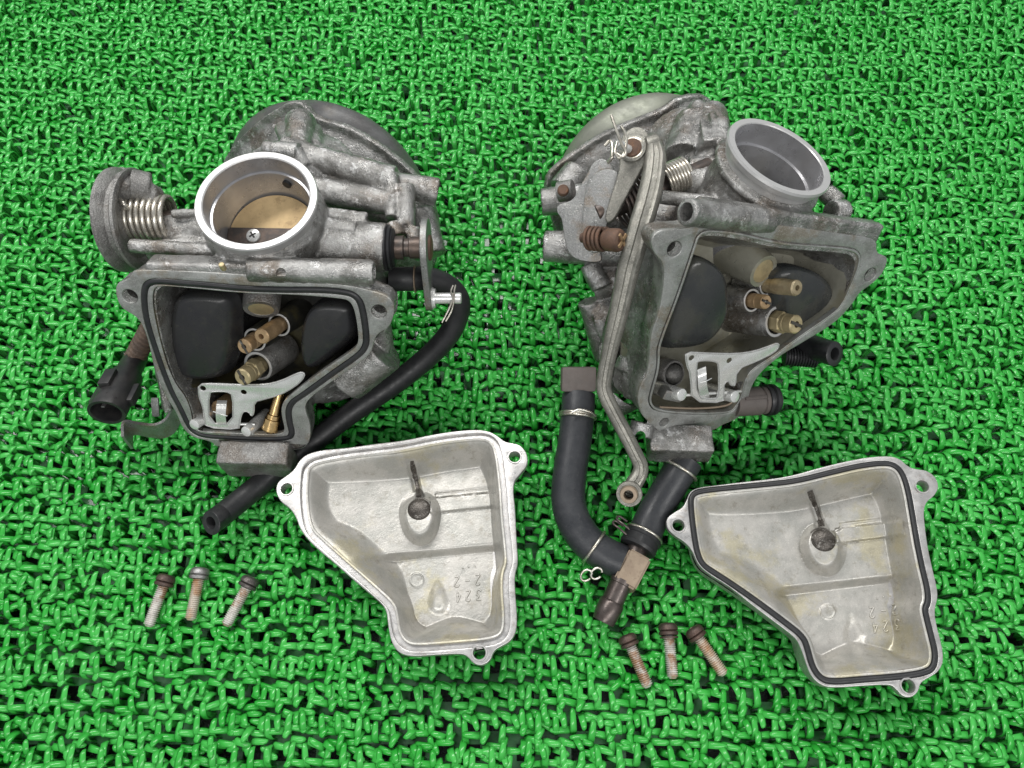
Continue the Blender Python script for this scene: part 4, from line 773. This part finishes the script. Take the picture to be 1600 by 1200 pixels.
    for k, (r, m) in enumerate(((.44, LINK), (.36, CLAMP), (.30, RUSTY))):
        bm = nb(); c = AP.p(988, 231, .10+.06*k); lathe(bm, c, an, [(-.05, r), (.03, r), (.06, r*.88), (.06, .05)], 32); P('pivot_washer', bm, m, root)
    bm = nb(); c = AP.p(984, 234, .25); cyl(bm, c, c+V((-.45, -.05, .35)), .13); P('pivot_pin', bm, STEEL, root)
    wire('split_pin', [A(955, 180, 9.2), A(962, 200, 9.1), A(970, 222, 8.95), A(978, 238, 8.85), A(972, 245, 8.8), A(963, 240, 8.8)], .05, SPRING, root, 8)
    wire('split_pin', [A(970, 196, 9.1), A(976, 206, 9.0), A(979, 220, 8.9), A(976, 236, 8.8), A(968, 247, 8.8), A(961, 238, 8.85), A(964, 222, 8.9)], .045, SPRING, root, 8)
    wire('spring_hook', [A(945, 228, 7.9), A(953, 220, 8.0), A(957, 230, 8.0), A(956, 246, 7.9), A(950, 254, 7.7)], .06, SPRING, root, 8)
    # --- link rod
    pts = [(1022,226,8.3),(1024,246,8.3),(1020,280,8.2),(1012,315,8.1),(1001,352,7.9),(990,392,7.6),(982,420,7.2),(974,457,6.7),(964,500,6.1),(953,545,5.4),(945,585,4.8),(943,605,4.6),(948,622,4.45),(961,648,4.2),(978,680,3.9),(994,712,3.6),(1001,728,3.5),(999,742,3.4),(990,757,3.35),(984,772,3.3)]
    cr = crom([A(*p) for p in pts], 6); wid = np.interp(np.linspace(0, 1, len(cr)), [0, .05, .15, .3, .42, .5, .62, .8, .9, 1], [12, 17, 18.5, 18, 15, 12, 11.5, 11, 12, 14])
    bm = nb(); loops = []
    for i, p in enumerate(cr):
        t = (cr[min(i+1, len(cr)-1)]-cr[max(i-1, 0)]).normalized(); vv = (CAM-p).normalized(); up = V((-.15, -.45, .88)); w = t.cross(up).normalized(); u = w.cross(t); h = wid[i]*dep(p)/FPX; g = .05
        prof = [(-1, -.3), (-1, .04), (-.88, .18), (-.62, .25), (-.40, .23), (-.30, .19), (.10, .21), (.2, .26), (.62, .25), (.88, .18), (1, .04), (1, -.3)]
        loops.append([p+w*h*x_+u*(y_*.8+.0) for x_, y_ in prof])
    loft(bm, loops); lr = P('link_rod', bm, LINK, root, 40)
    EP = Plane(A(983, 772, 3.5), V((-.25, -.45, .85)).normalized()); bm = nb(); c = EP.O
    lathe(bm, c, EP.n, [(-.42, .36), (-.05, .42), (.0, .40), (.0, .30), (.08, .28), (.08, .16), (-.3, .15)], 36); P('link_eye', bm, LINK, root, 35)
    bm = nb(); lathe(bm, c+EP.n*.03, EP.n, [(.0, .27), (.05, .29), (.16, .26), (.17, .16), (-.2, .15)], 30, (False, False)); P('eye_bush', bm, TAN, root)
    bm = nb(); c = A(1026, 226, 8.2); w = V((.3, -.1, .95)).normalized(); lathe(bm, c, V((1, .2, .2)), [(-.35, .3), (-.3, .36), (.0, .38), (.1, .32)], 28); P('link_head', bm, LINK, root)
    # --- coolant hoses, clamps, tee
    bm = nb(); bar(bm, A(904, 573, 2.3), A(903, 612, 1.9), (.62, 0, 0), .42, .12); P('hose_collar', bm, COLLAR, root)
    h1 = crom([A(*p) for p in [(904,617,1.75),(903,645,1.65),(898,690,1.4),(891,735,1.2),(888,780,1.0),(897,815,.9),(918,846,.8),(945,866,.75),(966,876,.75),(992,888,.75)]], 8)
    h1 = [p for p in h1]; r1 = .60; bm = nb(); sweep(bm, h1[:-6], r1, 32, True); P('coolant_hose', bm, HOSE, root, 50)
    h2 = crom([A(*p) for p in [(1072,718,1.5),(1060,738,1.4),(1042,768,1.2),(1024,798,1.0),(1010,828,.9),(997,854,.9)]], 8); bm = nb(); sweep(bm, h2, [.60-.03*math.sin(i/len(h2)*3.1) for i in range(len(h2))], 32); P('coolant_hose', bm, HOSE, root, 50)
    bm = nb(); dh = (h2[-1]-h2[-3]).normalized(); lathe(bm, h2[-1]-dh*.42, dh, [(0, .6), (0, .66), (.1, .67), (.14, .63), (.34, .64), (.42, .66), (.52, .62), (.54, .3)], 36); P('hose_end_cuff', bm, RUB, root, 30)
    def clamp(c, d, r, name='hose_clamp', ear=None):
        d = V(d).normalized(); x, y = frame(d); bm = nb()
        for k in (-.045, .045) if ear != 1 else (0,):
            lp_ = [c+d*k+(x*math.cos(t)+y*math.sin(t))*r for t in [2*math.pi*i/40 for i in range(41)]]; sweep(bm, lp_, .056, 8)
        return P(name, bm, CLAMP, root, 60)
    i = 9; clamp(h1[i], h1[i+1]-h1[i-1], r1+.03); wire('clamp_ear', [A(893, 645, 2.4), A(905, 640, 2.45), A(922, 644, 2.4), A(930, 650, 2.2)], .045, CLAMP, root)
    i = len(h1)-22; clamp(h1[i], h1[i+1]-h1[i-1], r1+.03, ear=1)
    bm = nb(); 
    for k in (0, 1):
        c = A(916+16*k, 899-3*k, 1.1); x = V((1, .2, .1)).normalized(); y = V((0, .8, .5)).normalized()
        sweep(bm, [c+(x*math.cos(t)+y*math.sin(t))*.19 for t in [2*math.pi*i/24 for i in range(22)]], .042, 8)
    P('clamp_ear', bm, CLAMP, root, 60)
    i = 7; clamp(h2[i], h2[i+1]-h2[i-1], .63, ear=1); i = len(h2)-7; clamp(h2[i], h2[i+1]-h2[i-1], .62, ear=1)
    for k in (0, 1): wire('clamp_ear', [A(980+6*k, 836-7*k, 1.2), A(968+6*k, 826-7*k, 1.25), A(958+6*k, 818-7*k, 1.15), A(962+6*k, 814-7*k, 1.1), A(974+6*k, 822-7*k, 1.1)], .045, NIP, root)
    bm = nb(); cyl(bm, A(1000, 848, .9), A(986, 884, .85), .36); P('tee_neck', bm, NIP, root)
    bm = nb(); tc = A(986, 893, .85); td = (A(948, 960, .5)-A(998, 866, .95)).normalized(); tx = V((td.y, -td.x, 0)).normalized()*-1
    t = nb(); obox(t, tc, td*.58, tx*.40, V((0, 0, 1))*.44); bmesh.ops.bevel(t, geom=t.edges[:], offset=.07, segments=2, affect='EDGES'); merge(bm, t)
    P('tee_block', bm, TAN, root)
    bm = nb(); t0 = A(970, 912, .8); t1 = A(942, 972, .55); d = t1-t0; L = d.length; lathe(bm, t0, d, [(-.15, .40), (0, .40), (.02, .37), (L*.45, .37), (L*.47, .40), (L*.52, .43), (L*.75, .42), (L*.97, .38), (L, .36), (L, .28), (L*.6, .27)], 36); P('tee_nipple', bm, NIP, root, 30)
    # --- vent hose and enrichener barrel on the right
    hb = crom([A(*p) for p in [(1130,490,2.6),(1170,503,2.1),(1215,520,2.0),(1245,532,2.2),(1278,545,2.7),(1304,553,3.3)]], 6); bm = nb(); hosesweep(bm, hb, .43, .22, 28, (.5, -.45, .74)); P('vent_hose', bm, RUB, root, 50)
    bm = nb(); sweep(bm, [A(1225, 556, 2.2), A(1275, 560, 2.2)], .3, 20); helix(bm, A(1250, 558, 2.25), A(1275, 560, 2.2)-A(1225, 556, 2.2), .33, 1.2, 12, .03, 6, 20); P('threaded_sleeve', bm, RUB, root, 50)
    b0, b1 = A(1158, 628, 2.1), A(1212, 624, 1.9); d = b1-b0; L = d.length
    bm = nb(); lathe(bm, b0, d, [(-.3, .5), (L*.5, .52), (L*.52, .46), (L*.56, .46), (L*.58, .5), (L*.7, .5)], 32); bar(bm, b0+V((0, -.1, .48)), b0+d*.6+V((0, -.1, .5)), (0, .06, 0), .06, .02); P('enrichener_barrel', bm, COLLAR, root, 30)
    bm = nb(); lathe(bm, b0, d, [(L*.66, .4), (L*.68, .56), (L*.74, .58), (L*.78, .5), (L*.82, .5), (L*.86, .57), (L*.93, .56), (L*.97, .48), (L*1.02, .47), (L*1.03, .1)], 32); P('enrichener_seal', bm, RUB, root, 30)
    return root
CR = carb_right()
